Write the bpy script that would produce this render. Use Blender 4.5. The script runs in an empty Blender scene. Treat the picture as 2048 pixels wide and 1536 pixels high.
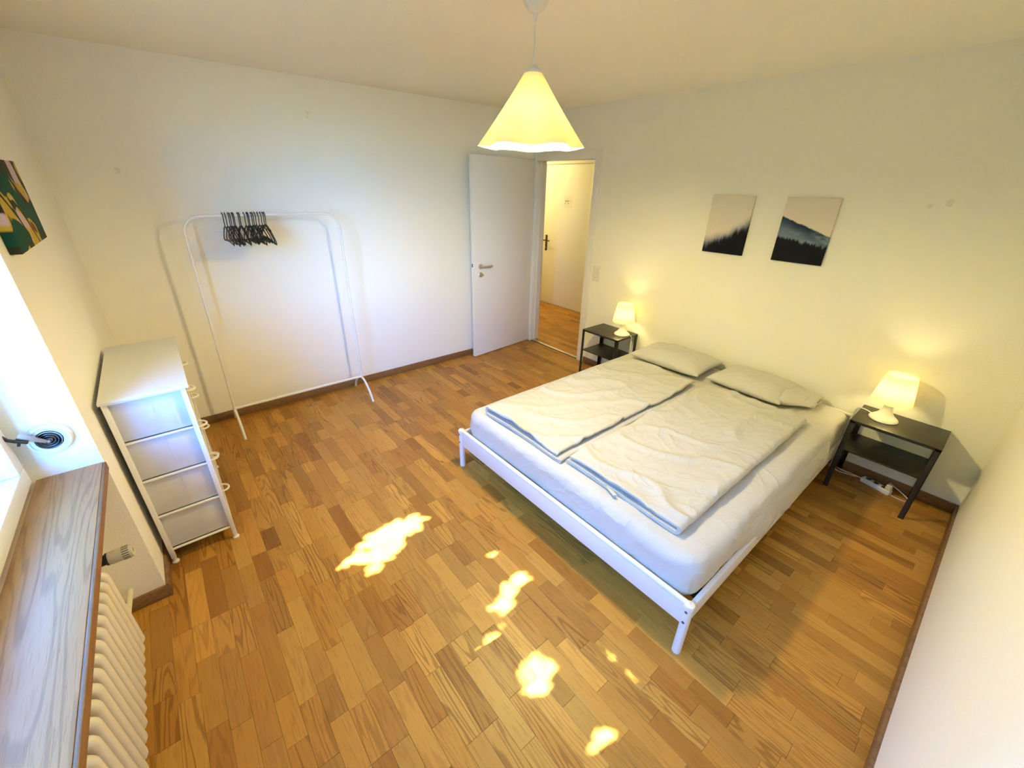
import bpy, bmesh, math, random
from mathutils import Vector, Matrix, noise
R = math.radians
rnd = random.Random(7)
scene = bpy.context.scene
col = scene.collection

# ------------------------------------------------------------------ camera
F_PX, YAW, PITCH, ROLL, CAM_Z = 824.927, R(49.906), R(25.722), R(1.295), 1.75
fw = Vector((math.cos(YAW)*math.cos(PITCH), math.sin(YAW)*math.cos(PITCH), -math.sin(PITCH)))
rt0 = Vector((math.sin(YAW), -math.cos(YAW), 0))
up0 = rt0.cross(fw)
rt = math.cos(ROLL)*rt0 + math.sin(ROLL)*up0
up = -math.sin(ROLL)*rt0 + math.cos(ROLL)*up0
CAM = Vector((0, 0, CAM_Z))
cam_data = bpy.data.cameras.new('camera')
cam_data.sensor_width = 36.0
cam_data.lens = F_PX/2048*36.0
cam_data.clip_start = 0.02
cam_data.clip_end = 200
cam = bpy.data.objects.new('camera', cam_data)
mw = Matrix((rt, up, -fw)).transposed().to_4x4()
mw.translation = CAM
cam.matrix_world = mw
col.objects.link(cam)
scene.camera = cam

# ------------------------------------------------------------------ light and exposure
scene.view_settings.view_transform = 'Standard'
scene.view_settings.look = 'None'
scene.view_settings.exposure = 0.36
scene.view_settings.gamma = 1.0
scene.view_settings.use_curve_mapping = False
scene.cycles.max_bounces = 8
scene.cycles.diffuse_bounces = 5
scene.cycles.transparent_max_bounces = 8
scene.cycles.sample_clamp_indirect = 6.0
scene.cycles.caustics_reflective = False
scene.cycles.caustics_refractive = False
scene.cycles.use_denoising = True
scene.cycles.use_adaptive_sampling = True
scene.cycles.adaptive_threshold = 0.03

SKY_STRENGTH = 4.4
SUN_STRENGTH = 110.0
PENDANT_W = 650.0      # bulb emission strength
LAMP_W = 66.0
HALL_W = 88.0
LAMP_COL = (1.0, 0.80, 0.315, 1)

world = bpy.data.worlds.new('world')
scene.world = world
world.use_nodes = True
nt = world.node_tree
nt.nodes.clear()
w_out = nt.nodes.new('ShaderNodeOutputWorld')
w_bg = nt.nodes.new('ShaderNodeBackground')
w_sky = nt.nodes.new('ShaderNodeTexSky')
w_sky.sky_type = 'NISHITA'
w_sky.sun_disc = False
w_sky.sun_elevation = R(50)
w_sky.sun_rotation = R(-90)
w_sky.altitude = 400
w_sky.air_density = 1.0
w_sky.dust_density = 0.6
w_sky.ozone_density = 1.5
w_bg.inputs['Strength'].default_value = SKY_STRENGTH
w_tint = nt.nodes.new('ShaderNodeMix'); w_tint.data_type = 'RGBA'; w_tint.blend_type = 'MULTIPLY'
w_tint.inputs[0].default_value = 1.0; w_tint.inputs[7].default_value = (0.33, 0.82, 1.68, 1)   # camera balanced for the warm lamps
nt.links.new(w_sky.outputs[0], w_tint.inputs[6])
nt.links.new(w_tint.outputs[2], w_bg.inputs[0])
nt.links.new(w_bg.outputs[0], w_out.inputs[0])

SUN_FROM = Vector((-0.643, 0.051, 0.766)).normalized()
sun_d = bpy.data.lights.new('sun', 'SUN')
sun_d.energy = SUN_STRENGTH
sun_d.angle = R(0.3)
sun_d.color = (1.0, 0.95, 0.86)
sun = bpy.data.objects.new('sun', sun_d)
sun.rotation_euler = SUN_FROM.to_track_quat('Z', 'Y').to_euler()
sun.location = SUN_FROM*12
col.objects.link(sun)

# ------------------------------------------------------------------ helpers
def tag(o, label=None, cat=None, group=None, kind=None):
    if label: o['label'] = label
    if cat: o['category'] = cat
    if group: o['group'] = group
    if kind: o['kind'] = kind
    return o

def thing(name, loc, label, cat, group=None):
    o = bpy.data.objects.new(name, None)
    o.empty_display_size = 0.05
    o.location = loc
    col.objects.link(o)
    return tag(o, label, cat, group)

def parent_to(o, p):
    o.parent = p
    if p.parent is None:
        o.matrix_parent_inverse = Matrix.Translation(-Vector(p.location))
    return o

def obj(name, bm, mat, parent=None, angle=40, smooth=True, label=None, kind=None):
    """one mesh object; meshes are written in world coordinates"""
    bmesh.ops.recalc_face_normals(bm, faces=bm.faces[:])
    me = bpy.data.meshes.new(name)
    bm.to_mesh(me)
    bm.free()
    if smooth:
        me.shade_smooth()
        me.set_sharp_from_angle(angle=R(angle))
    if mat is not None:
        for m in (mat if isinstance(mat, (list, tuple)) else [mat]):
            me.materials.append(m)
    o = bpy.data.objects.new(name, me)
    col.objects.link(o)
    if parent is not None:
        parent_to(o, parent)
    if label: o['label'] = label
    if kind: o['kind'] = kind
    return o

def NB(): return bmesh.new()

def box(bm, lo, hi, bev=0.0, seg=2, M=None):
    lo, hi = Vector(lo), Vector(hi)
    c, s = (lo+hi)/2, hi-lo
    r = bmesh.ops.create_cube(bm, size=1.0)
    vs = r['verts']
    for v in vs:
        v.co = Vector((v.co.x*s.x, v.co.y*s.y, v.co.z*s.z)) + c
    if bev > 0:
        es = list({e for v in vs for e in v.link_edges})
        rr = bmesh.ops.bevel(bm, geom=es, offset=bev, segments=seg, affect='EDGES', profile=0.5)
        vs = list({v for f in rr['faces'] for v in f.verts} | {v for v in vs if v.is_valid})
    if M is not None:
        for v in vs: v.co = M @ v.co
    return vs

def boxo(name, lo, hi, mat, parent=None, bev=0.0, seg=2, M=None, **k):
    bm = NB(); box(bm, lo, hi, bev, seg, M)
    return obj(name, bm, mat, parent, **k)

def tube(bm, pts, r, seg=10, closed=False, cap=True, flat=1.0):
    pts = [Vector(p) for p in pts]
    n = len(pts)
    rad = r if isinstance(r, (list, tuple)) else [r]*n
    def tan(i):
        if closed: return (pts[(i+1) % n]-pts[i-1]).normalized()
        if i == 0: return (pts[1]-pts[0]).normalized()
        if i == n-1: return (pts[-1]-pts[-2]).normalized()
        return (pts[i+1]-pts[i-1]).normalized()
    t = tan(0)
    ref = Vector((0, 0, 1)) if abs(t.z) < 0.9 else Vector((1, 0, 0))
    a = t.cross(ref).normalized()
    rings = []
    for i in range(n):
        t2 = tan(i)
        q = t.rotation_difference(t2)
        a = (q @ a); a = (a - t2*a.dot(t2)).normalized()
        b = t2.cross(a)
        t = t2
        rings.append([bm.verts.new(pts[i] + rad[i]*(math.cos(2*math.pi*k/seg)*a + flat*math.sin(2*math.pi*k/seg)*b)) for k in range(seg)])
    m = n if closed else n-1
    for i in range(m):
        A, B = rings[i], rings[(i+1) % n]
        for k in range(seg):
            bm.faces.new((A[k], A[(k+1) % seg], B[(k+1) % seg], B[k]))
    if cap and not closed:
        bm.faces.new(rings[0][::-1]); bm.faces.new(rings[-1])
    return rings

def lathe(bm, prof, c=(0, 0, 0), seg=32, axis='z', capends=True):
    c = Vector(c)
    def P(r, h, th):
        x, y = r*math.cos(th), r*math.sin(th)
        if axis == 'z': return c+Vector((x, y, h))
        if axis == 'x': return c+Vector((h, x, y))
        return c+Vector((x, h, y))
    rings = []
    for r, h in prof:
        if r < 1e-6: rings.append([bm.verts.new(P(0, h, 0))])
        else: rings.append([bm.verts.new(P(r, h, 2*math.pi*k/seg)) for k in range(seg)])
    for A, B in zip(rings[:-1], rings[1:]):
        for k in range(seg):
            a0, a1 = A[k % len(A)], A[(k+1) % len(A)]
            b0, b1 = B[k % len(B)], B[(k+1) % len(B)]
            vs = []
            for v in (a0, a1, b1, b0):
                if v not in vs: vs.append(v)
            if len(vs) >= 3: bm.faces.new(vs)
    if capends:
        for ring, rev in ((rings[0], True), (rings[-1], False)):
            if len(ring) > 1: bm.faces.new(ring[::-1] if rev else ring)

def grid(bm, nu, nv, fn):
    vs = [[bm.verts.new(fn(i/nu, j/nv)) for j in range(nv+1)] for i in range(nu+1)]
    for i in range(nu):
        for j in range(nv):
            bm.faces.new((vs[i][j], vs[i+1][j], vs[i+1][j+1], vs[i][j+1]))
    return vs

def arc(c, r, a0, a1, n, u, v):
    c, u, v = Vector(c), Vector(u), Vector(v)
    return [c + r*(math.cos(a0+(a1-a0)*i/n)*u + math.sin(a0+(a1-a0)*i/n)*v) for i in range(n+1)]

def fbm(p, o=4):
    return noise.fractal(Vector(p), 1.0, 2.0, o)

def ridge(p):
    return 1.0 - abs(noise.noise(Vector(p)))*2.0

def copy_thing(root, loc, label=None, group=None):
    r2 = root.copy(); col.objects.link(r2); r2.location = loc
    if label: r2['label'] = label
    if group: r2['group'] = group
    for ch in list(root.children):
        c = ch.copy(); col.objects.link(c); c.parent = r2
        for g in list(ch.children):
            d = g.copy(); col.objects.link(d); d.parent = c
    return r2

# ------------------------------------------------------------------ materials
def new_mat(name):
    m = bpy.data.materials.new(name); m.use_nodes = True
    nt = m.node_tree
    return m, nt, nt.nodes['Principled BSDF']

def N(nt, t, **k):
    n = nt.nodes.new(t)
    for a, b in k.items():
        if a in n.inputs: n.inputs[a].default_value = b
        else: setattr(n, a, b)
    return n

def simple(name, c, rough=0.5, metal=0.0, spec=0.5, bump=0.0, bscale=200.0, var=0.0, vscale=6.0):
    m, nt, p = new_mat(name)
    p.inputs['Base Color'].default_value = (*c, 1)
    p.inputs['Roughness'].default_value = rough
    p.inputs['Metallic'].default_value = metal
    p.inputs['Specular IOR Level'].default_value = spec
    tc = N(nt, 'ShaderNodeTexCoord')
    if bump > 0:
        n = N(nt, 'ShaderNodeTexNoise', Scale=bscale, Detail=3.0)
        nt.links.new(tc.outputs['Object'], n.inputs['Vector'])
        b = N(nt, 'ShaderNodeBump', Strength=1.0, Distance=bump)
        nt.links.new(n.outputs['Fac'], b.inputs['Height'])
        nt.links.new(b.outputs[0], p.inputs['Normal'])
    if var > 0:
        n2 = N(nt, 'ShaderNodeTexNoise', Scale=vscale, Detail=4.0)
        nt.links.new(tc.outputs['Object'], n2.inputs['Vector'])
        mx = N(nt, 'ShaderNodeMix', data_type='RGBA')
        mx.inputs[6].default_value = (*[x*(1-var) for x in c], 1)
        mx.inputs[7].default_value = (*[min(1, x*(1+var)) for x in c], 1)
        nt.links.new(n2.outputs['Fac'], mx.inputs[0])
        nt.links.new(mx.outputs[2], p.inputs['Base Color'])
    return m

def math_n(nt, op, a, b=None, c=None, clamp=False):
    n = nt.nodes.new('ShaderNodeMath'); n.operation = op; n.use_clamp = clamp
    for i, x in enumerate((a, b, c)):
        if x is None: continue
        if isinstance(x, (int, float)): n.inputs[i].default_value = x
        else: nt.links.new(x, n.inputs[i])
    return n.outputs[0]

def mixc(nt, fac, a, b):
    n = nt.nodes.new('ShaderNodeMix'); n.data_type = 'RGBA'
    for sock, x in ((n.inputs[0], fac), (n.inputs[6], a), (n.inputs[7], b)):
        if isinstance(x, (int, float)): sock.default_value = x
        elif isinstance(x, tuple): sock.default_value = (*x, 1) if len(x) == 3 else x
        else: nt.links.new(x, sock)
    return n.outputs[2]

def smooth(nt, x, a, b):
    n = nt.nodes.new('ShaderNodeMapRange'); n.interpolation_type = 'SMOOTHSTEP'
    nt.links.new(x, n.inputs[0])
    n.inputs[1].default_value = a; n.inputs[2].default_value = b
    return n.outputs[0]

def wood(name, dark, light, axis_scale, rough=0.35, attr=True, grain=1.0, spec=0.4, ring_k=95.0, deep=None):
    """oak: contour lines of a stretched noise give the cathedral grain"""
    m, nt, p = new_mat(name)
    geo = N(nt, 'ShaderNodeTexCoord')
    if attr:
        at = N(nt, 'ShaderNodeAttribute', attribute_name='piece')
        off = N(nt, 'ShaderNodeVectorMath', operation='SCALE'); off.inputs['Scale'].default_value = 37.0
        nt.links.new(at.outputs['Vector'], off.inputs[0])
        add = N(nt, 'ShaderNodeVectorMath', operation='ADD')
        nt.links.new(geo.outputs['Object'], add.inputs[0]); nt.links.new(off.outputs[0], add.inputs[1])
        base_v = add.outputs[0]
        sep = N(nt, 'ShaderNodeSeparateXYZ'); nt.links.new(at.outputs['Vector'], sep.inputs[0])
        tone, kind, hue = sep.outputs
    else:
        base_v = geo.outputs['Object']; tone = kind = hue = None
    def stretched(s):
        v = N(nt, 'ShaderNodeVectorMath', operation='MULTIPLY')
        v.inputs[1].default_value = tuple(s*a for a in axis_scale)
        nt.links.new(base_v, v.inputs[0]); return v.outputs[0]
    n1 = N(nt, 'ShaderNodeTexNoise', Scale=1.0, Detail=2.5, Roughness=0.45)
    nt.links.new(stretched(11.0), n1.inputs['Vector'])
    rings = math_n(nt, 'SINE', math_n(nt, 'MULTIPLY', n1.outputs['Fac'], ring_k))
    lines = smooth(nt, rings, 0.1, 1.0)
    n2 = N(nt, 'ShaderNodeTexNoise', Scale=1.0, Detail=3.0, Roughness=0.6)
    nt.links.new(stretched(160.0), n2.inputs['Vector'])
    pores = smooth(nt, n2.outputs['Fac'], 0.5, 0.72)
    n3 = N(nt, 'ShaderNodeTexNoise', Scale=1.0, Detail=2.0)
    nt.links.new(stretched(4.0), n3.inputs['Vector'])
    if attr:
        f = math_n(nt, 'ADD', math_n(nt, 'MULTIPLY', tone, 0.85), math_n(nt, 'MULTIPLY', math_n(nt, 'SUBTRACT', n3.outputs['Fac'], 0.45), 0.7), clamp=True)
        gk = math_n(nt, 'MULTIPLY', math_n(nt, 'POWER', kind, 1.6), 0.62*grain)
    else:
        f = n3.outputs['Fac']; gk = 0.45*grain
    base = mixc(nt, f, dark, light)
    if attr:
        base = mixc(nt, math_n(nt, 'MULTIPLY', hue, 0.35), base, tuple(x*y for x, y in zip(light, (1.05, 0.82, 0.55))))
    g1 = math_n(nt, 'MULTIPLY', lines, gk)
    deep = deep or tuple(x*0.45 for x in dark)
    c1 = mixc(nt, g1, base, deep)
    c2 = mixc(nt, math_n(nt, 'MULTIPLY', pores, 0.28*grain), c1, deep)
    nt.links.new(c2, p.inputs['Base Color'])
    p.inputs['Roughness'].default_value = rough
    p.inputs['Specular IOR Level'].default_value = spec
    rr = N(nt, 'ShaderNodeMapRange'); nt.links.new(n2.outputs['Fac'], rr.inputs[0])
    rr.inputs[3].default_value = rough-0.06; rr.inputs[4].default_value = rough+0.1
    nt.links.new(rr.outputs[0], p.inputs['Roughness'])
    b = N(nt, 'ShaderNodeBump', Strength=0.5, Distance=0.0006)
    nt.links.new(math_n(nt, 'MULTIPLY', pores, -1.0), b.inputs['Height'])
    nt.links.new(b.outputs[0], p.inputs['Normal'])
    return m

M = {}
M['wall'] = simple('wall_plaster', (0.935, 0.918, 0.835), 0.85, bump=0.0016, bscale=140, spec=0.2)
def add_marks(m, pts):
    nt = m.node_tree; p = nt.nodes['Principled BSDF']
    tc = N(nt, 'ShaderNodeTexCoord'); tot = None
    nz = N(nt, 'ShaderNodeTexNoise', Scale=60.0, Detail=3.0); nt.links.new(tc.outputs['Object'], nz.inputs['Vector'])
    for pt, r in pts:
        d = N(nt, 'ShaderNodeVectorMath', operation='DISTANCE'); nt.links.new(tc.outputs['Object'], d.inputs[0]); d.inputs[1].default_value = pt
        q = math_n(nt, 'ADD', d.outputs['Value'], math_n(nt, 'MULTIPLY', math_n(nt, 'SUBTRACT', nz.outputs['Fac'], 0.5), r*1.6))
        k = smooth(nt, q, r, r*0.55)
        tot = k if tot is None else math_n(nt, 'MAXIMUM', tot, k)
    c = tuple(p.inputs['Base Color'].default_value)[:3]
    nt.links.new(mixc(nt, math_n(nt, 'MULTIPLY', tot, 0.8), c, tuple(x*y for x, y in zip(c, (0.86, 0.85, 0.82)))), p.inputs['Base Color'])
add_marks(M['wall'], [((3.334, 0.438, 1.694), 0.016), ((3.334, 0.364, 1.712), 0.022), ((-0.053, 3.673, 1.784), 0.018), ((1.102, 3.673, 2.190), 0.014), ((1.100, 3.673, 2.165), 0.012)])
M['ceiling'] = simple('ceiling_paint', (0.935, 0.918, 0.835), 0.9, bump=0.0008, bscale=120, spec=0.1)
M['oak'] = wood('oak_parquet', (0.25, 0.103, 0.018), (0.64, 0.335, 0.062), (1.0, 0.075, 1.0), rough=0.36, spec=0.25, deep=(0.15, 0.050, 0.009))
M['joint'] = simple('joint_dark', (0.06, 0.032, 0.014), 0.9)
M['skirting'] = wood('skirting_oak', (0.17, 0.085, 0.034), (0.30, 0.155, 0.062), (0.35, 0.35, 1.0), rough=0.45, attr=False, grain=0.6)
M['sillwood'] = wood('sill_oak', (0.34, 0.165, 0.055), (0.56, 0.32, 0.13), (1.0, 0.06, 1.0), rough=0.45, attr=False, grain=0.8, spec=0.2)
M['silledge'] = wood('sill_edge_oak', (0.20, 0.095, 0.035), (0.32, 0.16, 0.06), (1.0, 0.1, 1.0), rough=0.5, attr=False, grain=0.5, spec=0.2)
M['white'] = simple('white_lacquer', (0.87, 0.86, 0.83), 0.38)
M['doorwhite'] = simple('door_paint', (0.90, 0.89, 0.87), 0.45)
M['hallwhite'] = simple('hall_paint', (0.88, 0.86, 0.80), 0.5)
M['metalwhite'] = simple('white_powder_coat', (0.83, 0.82, 0.79), 0.42)
M['radiator'] = simple('radiator_enamel', (0.78, 0.72, 0.58), 0.35)
M['fabric'] = simple('drawer_fabric', (0.62, 0.61, 0.60), 0.9, bump=0.0006, bscale=900, var=0.06, vscale=30)
M['chesttop'] = simple('chest_top', (0.80, 0.785, 0.74), 0.5)
def cloth(name, c, k=1.0):
    """cotton: crease lines from folded noise, plus a fine weave"""
    m, nt, p = new_mat(name)
    p.inputs['Base Color'].default_value = (*c, 1); p.inputs['Roughness'].default_value = 0.92
    p.inputs['Specular IOR Level'].default_value = 0.15
    tc = N(nt, 'ShaderNodeTexCoord')
    h = None
    for sc, amp, dis in ((3.2, 1.0, 1.0), (7.5, 0.40, 0.8), (17.0, 0.07, 0.4)):
        n = N(nt, 'ShaderNodeTexNoise', Scale=sc, Detail=2.0, Roughness=0.5, Distortion=dis)
        nt.links.new(tc.outputs['Object'], n.inputs['Vector'])
        r = math_n(nt, 'POWER', math_n(nt, 'SUBTRACT', 1.0, math_n(nt, 'MULTIPLY', math_n(nt, 'ABSOLUTE', math_n(nt, 'SUBTRACT', n.outputs['Fac'], 0.5)), 2.6), clamp=True), 6.0)
        r = math_n(nt, 'MULTIPLY', r, amp)
        h = r if h is None else math_n(nt, 'ADD', h, r)
    b = N(nt, 'ShaderNodeBump', Strength=1.0, Distance=0.0042*k)
    nt.links.new(h, b.inputs['Height']); nt.links.new(b.outputs[0], p.inputs['Normal'])
    return m
M['sheet'] = cloth('cotton_sheet', (0.645, 0.635, 0.60), 0.9)
M['linen'] = cloth('duvet_cotton', (0.635, 0.625, 0.59), 1.0)
M['pillow'] = cloth('pillow_cotton', (0.66, 0.65, 0.615), 0.8)
M['black'] = simple('black_steel', (0.018, 0.017, 0.017), 0.42)
M['blackplastic'] = simple('black_plastic', (0.012, 0.012, 0.012), 0.5)
M['chrome'] = simple('brushed_steel', (0.62, 0.60, 0.57), 0.28, metal=1.0)
M['darkmetal'] = simple('dark_bronze', (0.12, 0.09, 0.06), 0.4, metal=1.0)
M['brass'] = simple('brass', (0.60, 0.45, 0.22), 0.35, metal=1.0)
M['plastic'] = simple('white_plastic', (0.82, 0.80, 0.75), 0.4)
M['cable'] = simple('white_cable', (0.80, 0.76, 0.70), 0.5)
M['greyslot'] = simple('grey_slot', (0.10, 0.10, 0.10), 0.6)
M['alu'] = simple('aluminium_strip', (0.72, 0.70, 0.66), 0.35, metal=1.0)
M['strap'] = simple('grey_strap', (0.75, 0.76, 0.78), 0.6)
M['paper'] = simple('notice_paper', (0.85, 0.83, 0.76), 0.8)
M['ink'] = simple('notice_ink', (0.18, 0.16, 0.14), 0.8)
M['valve'] = simple('valve_plastic', (0.62, 0.56, 0.42), 0.45)
M['leaf'] = simple('leaf_green', (0.05, 0.12, 0.025), 0.6, var=0.3)
M['bark'] = simple('bark', (0.10, 0.07, 0.045), 0.9, bump=0.01, bscale=20)
M['lawn'] = simple('lawn', (0.11, 0.13, 0.07), 0.95, var=0.3, vscale=2)
M['outerwall'] = simple('outer_render', (0.6, 0.58, 0.52), 0.9)

def emissive(name, c, s):
    m = bpy.data.materials.new(name); m.use_nodes = True
    nt = m.node_tree; nt.nodes.clear()
    o = nt.nodes.new('ShaderNodeOutputMaterial'); e = nt.nodes.new('ShaderNodeEmission')
    e.inputs[0].default_value = c; e.inputs[1].default_value = s
    nt.links.new(e.outputs[0], o.inputs[0])
    return m
M['bulb_pendant'] = emissive('pendant_bulb_glow', LAMP_COL, PENDANT_W)
M['bulb_lamp'] = emissive('table_bulb_glow', LAMP_COL, LAMP_W)
M['added_hall_bulb'] = emissive('added_hall_glow', LAMP_COL, HALL_W)  # emission of the added, unseen hall lamp

def translucent(name, c, tr=0.6, tc=None):
    m = bpy.data.materials.new(name); m.use_nodes = True
    nt = m.node_tree; nt.nodes.clear()
    o = nt.nodes.new('ShaderNodeOutputMaterial')
    d = nt.nodes.new('ShaderNodeBsdfDiffuse'); t = nt.nodes.new('ShaderNodeBsdfTranslucent')
    d.inputs[0].default_value = (*c, 1); t.inputs[0].default_value = (*(tc or c), 1)
    mx = nt.nodes.new('ShaderNodeMixShader'); mx.inputs[0].default_value = tr
    nt.links.new(d.outputs[0], mx.inputs[1]); nt.links.new(t.outputs[0], mx.inputs[2])
    nt.links.new(mx.outputs[0], o.inputs[0])
    return m
M['shade'] = translucent('pendant_shade_plastic', (0.88, 0.76, 0.54), 0.034, (0.90, 0.56, 0.19))
M['lampshade'] = translucent('lamp_shade_plastic', (0.90, 0.82, 0.58), 0.60, (0.90, 0.72, 0.26))

def glass_mat():
    m = bpy.data.materials.new('window_glass'); m.use_nodes = True
    nt = m.node_tree; nt.nodes.clear()
    o = nt.nodes.new('ShaderNodeOutputMaterial')
    t = nt.nodes.new('ShaderNodeBsdfTransparent'); g = nt.nodes.new('ShaderNodeBsdfGlossy')
    t.inputs[0].default_value = (0.93, 0.97, 0.97, 1); g.inputs['Roughness'].default_value = 0.02
    mx = nt.nodes.new('ShaderNodeMixShader'); mx.inputs[0].default_value = 0.06
    nt.links.new(t.outputs[0], mx.inputs[1]); nt.links.new(g.outputs[0], mx.inputs[2])
    nt.links.new(mx.outputs[0], o.inputs[0])
    return m
M['glass'] = glass_mat()

# ------------------------------------------------------------------ room dimensions (metres; the camera stands over the origin)
XH, YR, YN, XL, ZC = 3.334, 3.673, -0.257, -0.37, 2.41
WT = 0.12                      # wall between room and hall
NICHE_Y1, NICHE_Y0 = 2.0, -0.16 # window niche along the left wall
XF = -0.552                    # room side of the window frame
SILL_Z = 0.757
HX1 = 4.79                     # far wall of the hall
DO0, DO1, DOZ = 2.835, 3.62, 1.985   # door opening

def structure(name, boxes, mat, bev=0.0):
    bm = NB()
    for lo, hi in boxes: box(bm, lo, hi, bev)
    o = obj(name, bm, mat, smooth=bev > 0)
    return tag(o, kind='structure')

structure('wall_back', [((-1.0, YR, -0.02), (XH, YR+0.25, ZC+0.1))], M['wall'])
structure('wall_front', [((-1.0, YN-0.25, -0.02), (XH+WT, YN, ZC+0.1))], M['wall'])
structure('wall_right', [((XH, YN, -0.02), (XH+WT, DO0-0.02, ZC+0.1)), ((XH, DO0-0.02, DOZ+0.03), (XH+WT, DO1+0.02, ZC+0.1)),
                         ((XH, DO1+0.02, -0.02), (XH+WT, YR+0.25, ZC+0.1))], M['wall'])
structure('wall_left', [((-0.68, NICHE_Y1, -0.02), (XL, YR, ZC+0.1)), ((-0.68, YN, -0.02), (XL, NICHE_Y0, ZC+0.1)),
                        ((-0.68, NICHE_Y0, 2.28), (XL, NICHE_Y1, ZC+0.1)), ((-0.68, NICHE_Y0, -0.02), (-0.585, NICHE_Y1, 0.72))], M['wall'])
structure('ceiling', [((-1.0, YN-0.25, ZC), (XH+WT, YR+0.25, ZC+0.12))], M['ceiling'])
# hall behind the open door
structure('wall_hall_far', [((HX1, 1.9, -0.02), (HX1+0.12, 6.4, 2.6))], M['hallwhite'])
structure('wall_hall_side', [((XH+WT, 1.78, -0.02), (HX1+0.12, 1.9, 2.6)), ((XH, 6.4, -0.02), (HX1+0.12, 6.52, 2.6)),
                             ((XH, YR+0.25, -0.02), (XH+WT, 6.4, 2.6))], M['hallwhite'])
structure('ceiling_hall', [((XH+WT, 1.78, ZC), (HX1+0.12, 6.52, ZC+0.1)), ((XH, YR+0.25, ZC), (XH+WT, 6.52, ZC+0.1))], M['ceiling'])

# ------------------------------------------------------------------ floor: sub-floor with one object per parquet stave
floor = structure('floor', [((-0.62, YN-0.05, -0.06), (XH+WT, YR+0.05, -0.012)), ((XH+WT, 1.78, -0.06), (HX1+0.12, 6.5, -0.012))], M['joint'])
SW = 0.0688
staves = []
def lay(x0, x1, y0, y1, seed):
    rr = random.Random(seed)
    i = 0
    x = x0
    board_end = 0
    while x < x1-0.004:
        xe = min(x+SW, x1)
        if i % 3 == 0: board_end = rr.uniform(0.0, 1.1)
        y = y0 - rr.uniform(0.0, 0.30)
        while y < y1-0.003:
            L = rr.choice((0.17, 0.22, 0.26, 0.30, 0.34, 0.40, 0.45))*rr.uniform(0.9, 1.1)
            ye = y+L
            for k in range(4):                     # some ends line up over the three strips of a board
                be = y0+board_end+1.1*k
                if y+0.10 < be < ye: ye = be
            if y1-ye < 0.05: ye = y1
            a, b = max(y, y0), min(ye, y1)
            if b-a > 0.004:
                t = rr.random()
                tone = min(1, max(0, 0.52+0.66*(t-0.5)+(rr.random()**6)*-0.55+(rr.random() ** 8)*0.35))
                staves.append((x, xe, a, b, (tone, rr.random(), rr.random()), rr.uniform(-0.0002, 0.0002)))
            y = ye
        x = xe; i += 1
lay(-0.585, XH+0.02, YN, YR, 11)
lay(XH+0.06, HX1, 1.9, 6.4, 23)

def pix(p):
    d = Vector(p)-CAM
    z = d.dot(fw)
    if z < 0.05: return None
    return (1024+F_PX*d.dot(rt)/z, 768-F_PX*d.dot(up)/z, z)
def stave_size(s):
    c = Vector(((s[0]+s[1])/2, (s[2]+s[3])/2, 0))
    q = [pix((x, y, 0)) for x, y in ((s[0], s[2]), (s[1], s[2]), (s[1], s[3]), (s[0], s[3]))]
    if any(v is None for v in q): return 0
    m = pix(c)
    if not (0 < m[0] < 2048 and 0 < m[1] < 1536): return 0
    if 1.34 < c.x < 3.3 and 0.40 < c.y < 1.95: return 0
    if c.x > XH and not (2.9 < c.y < 4.95): return 0
    if c.x < -0.36 and not (1.0 < c.y < 2.0): return 0
    if c.x < -0.1 and c.y > 2.3: return 0
    a = 0
    for i in range(4):
        a += q[i][0]*q[(i+1) % 4][1]-q[(i+1) % 4][0]*q[i][1]
    return abs(a)/2
staves.sort(key=stave_size, reverse=True)
def stave_geo(bm, s, layer):
    x0, x1, y0, y1, pv, dz = s
    g, c = 0.0003, 0.0009
    z1, z0 = dz, -0.0115
    lo = [(x0+g, y0+g), (x1-g, y0+g), (x1-g, y1-g), (x0+g, y1-g)]
    hi = [(x0+g+c, y0+g+c), (x1-g-c, y0+g+c), (x1-g-c, y1-g-c), (x0+g+c, y1-g-c)]
    A = [bm.verts.new((x, y, z0)) for x, y in lo]
    B = [bm.verts.new((x, y, z1-c*0.7)) for x, y in lo]
    C = [bm.verts.new((x, y, z1)) for x, y in hi]
    fs = [bm.faces.new(C)]
    for k in range(4):
        n = (k+1) % 4
        fs.append(bm.faces.new((A[k], A[n], B[n], B[k])))
        fs.append(bm.faces.new((B[k], B[n], C[n], C[k])))
    for f in fs: f[layer] = Vector(pv)
for s in staves[:300]:
    bm = NB(); ly = bm.faces.layers.float_vector.new('piece')
    stave_geo(bm, s, ly)
    obj('stave', bm, M['oak'], floor, smooth=False)
bm = NB(); ly = bm.faces.layers.float_vector.new('piece')
for s in staves[300:]: stave_geo(bm, s, ly)
obj('stave_field', bm, M['oak'], floor, smooth=False, kind='stuff')

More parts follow.
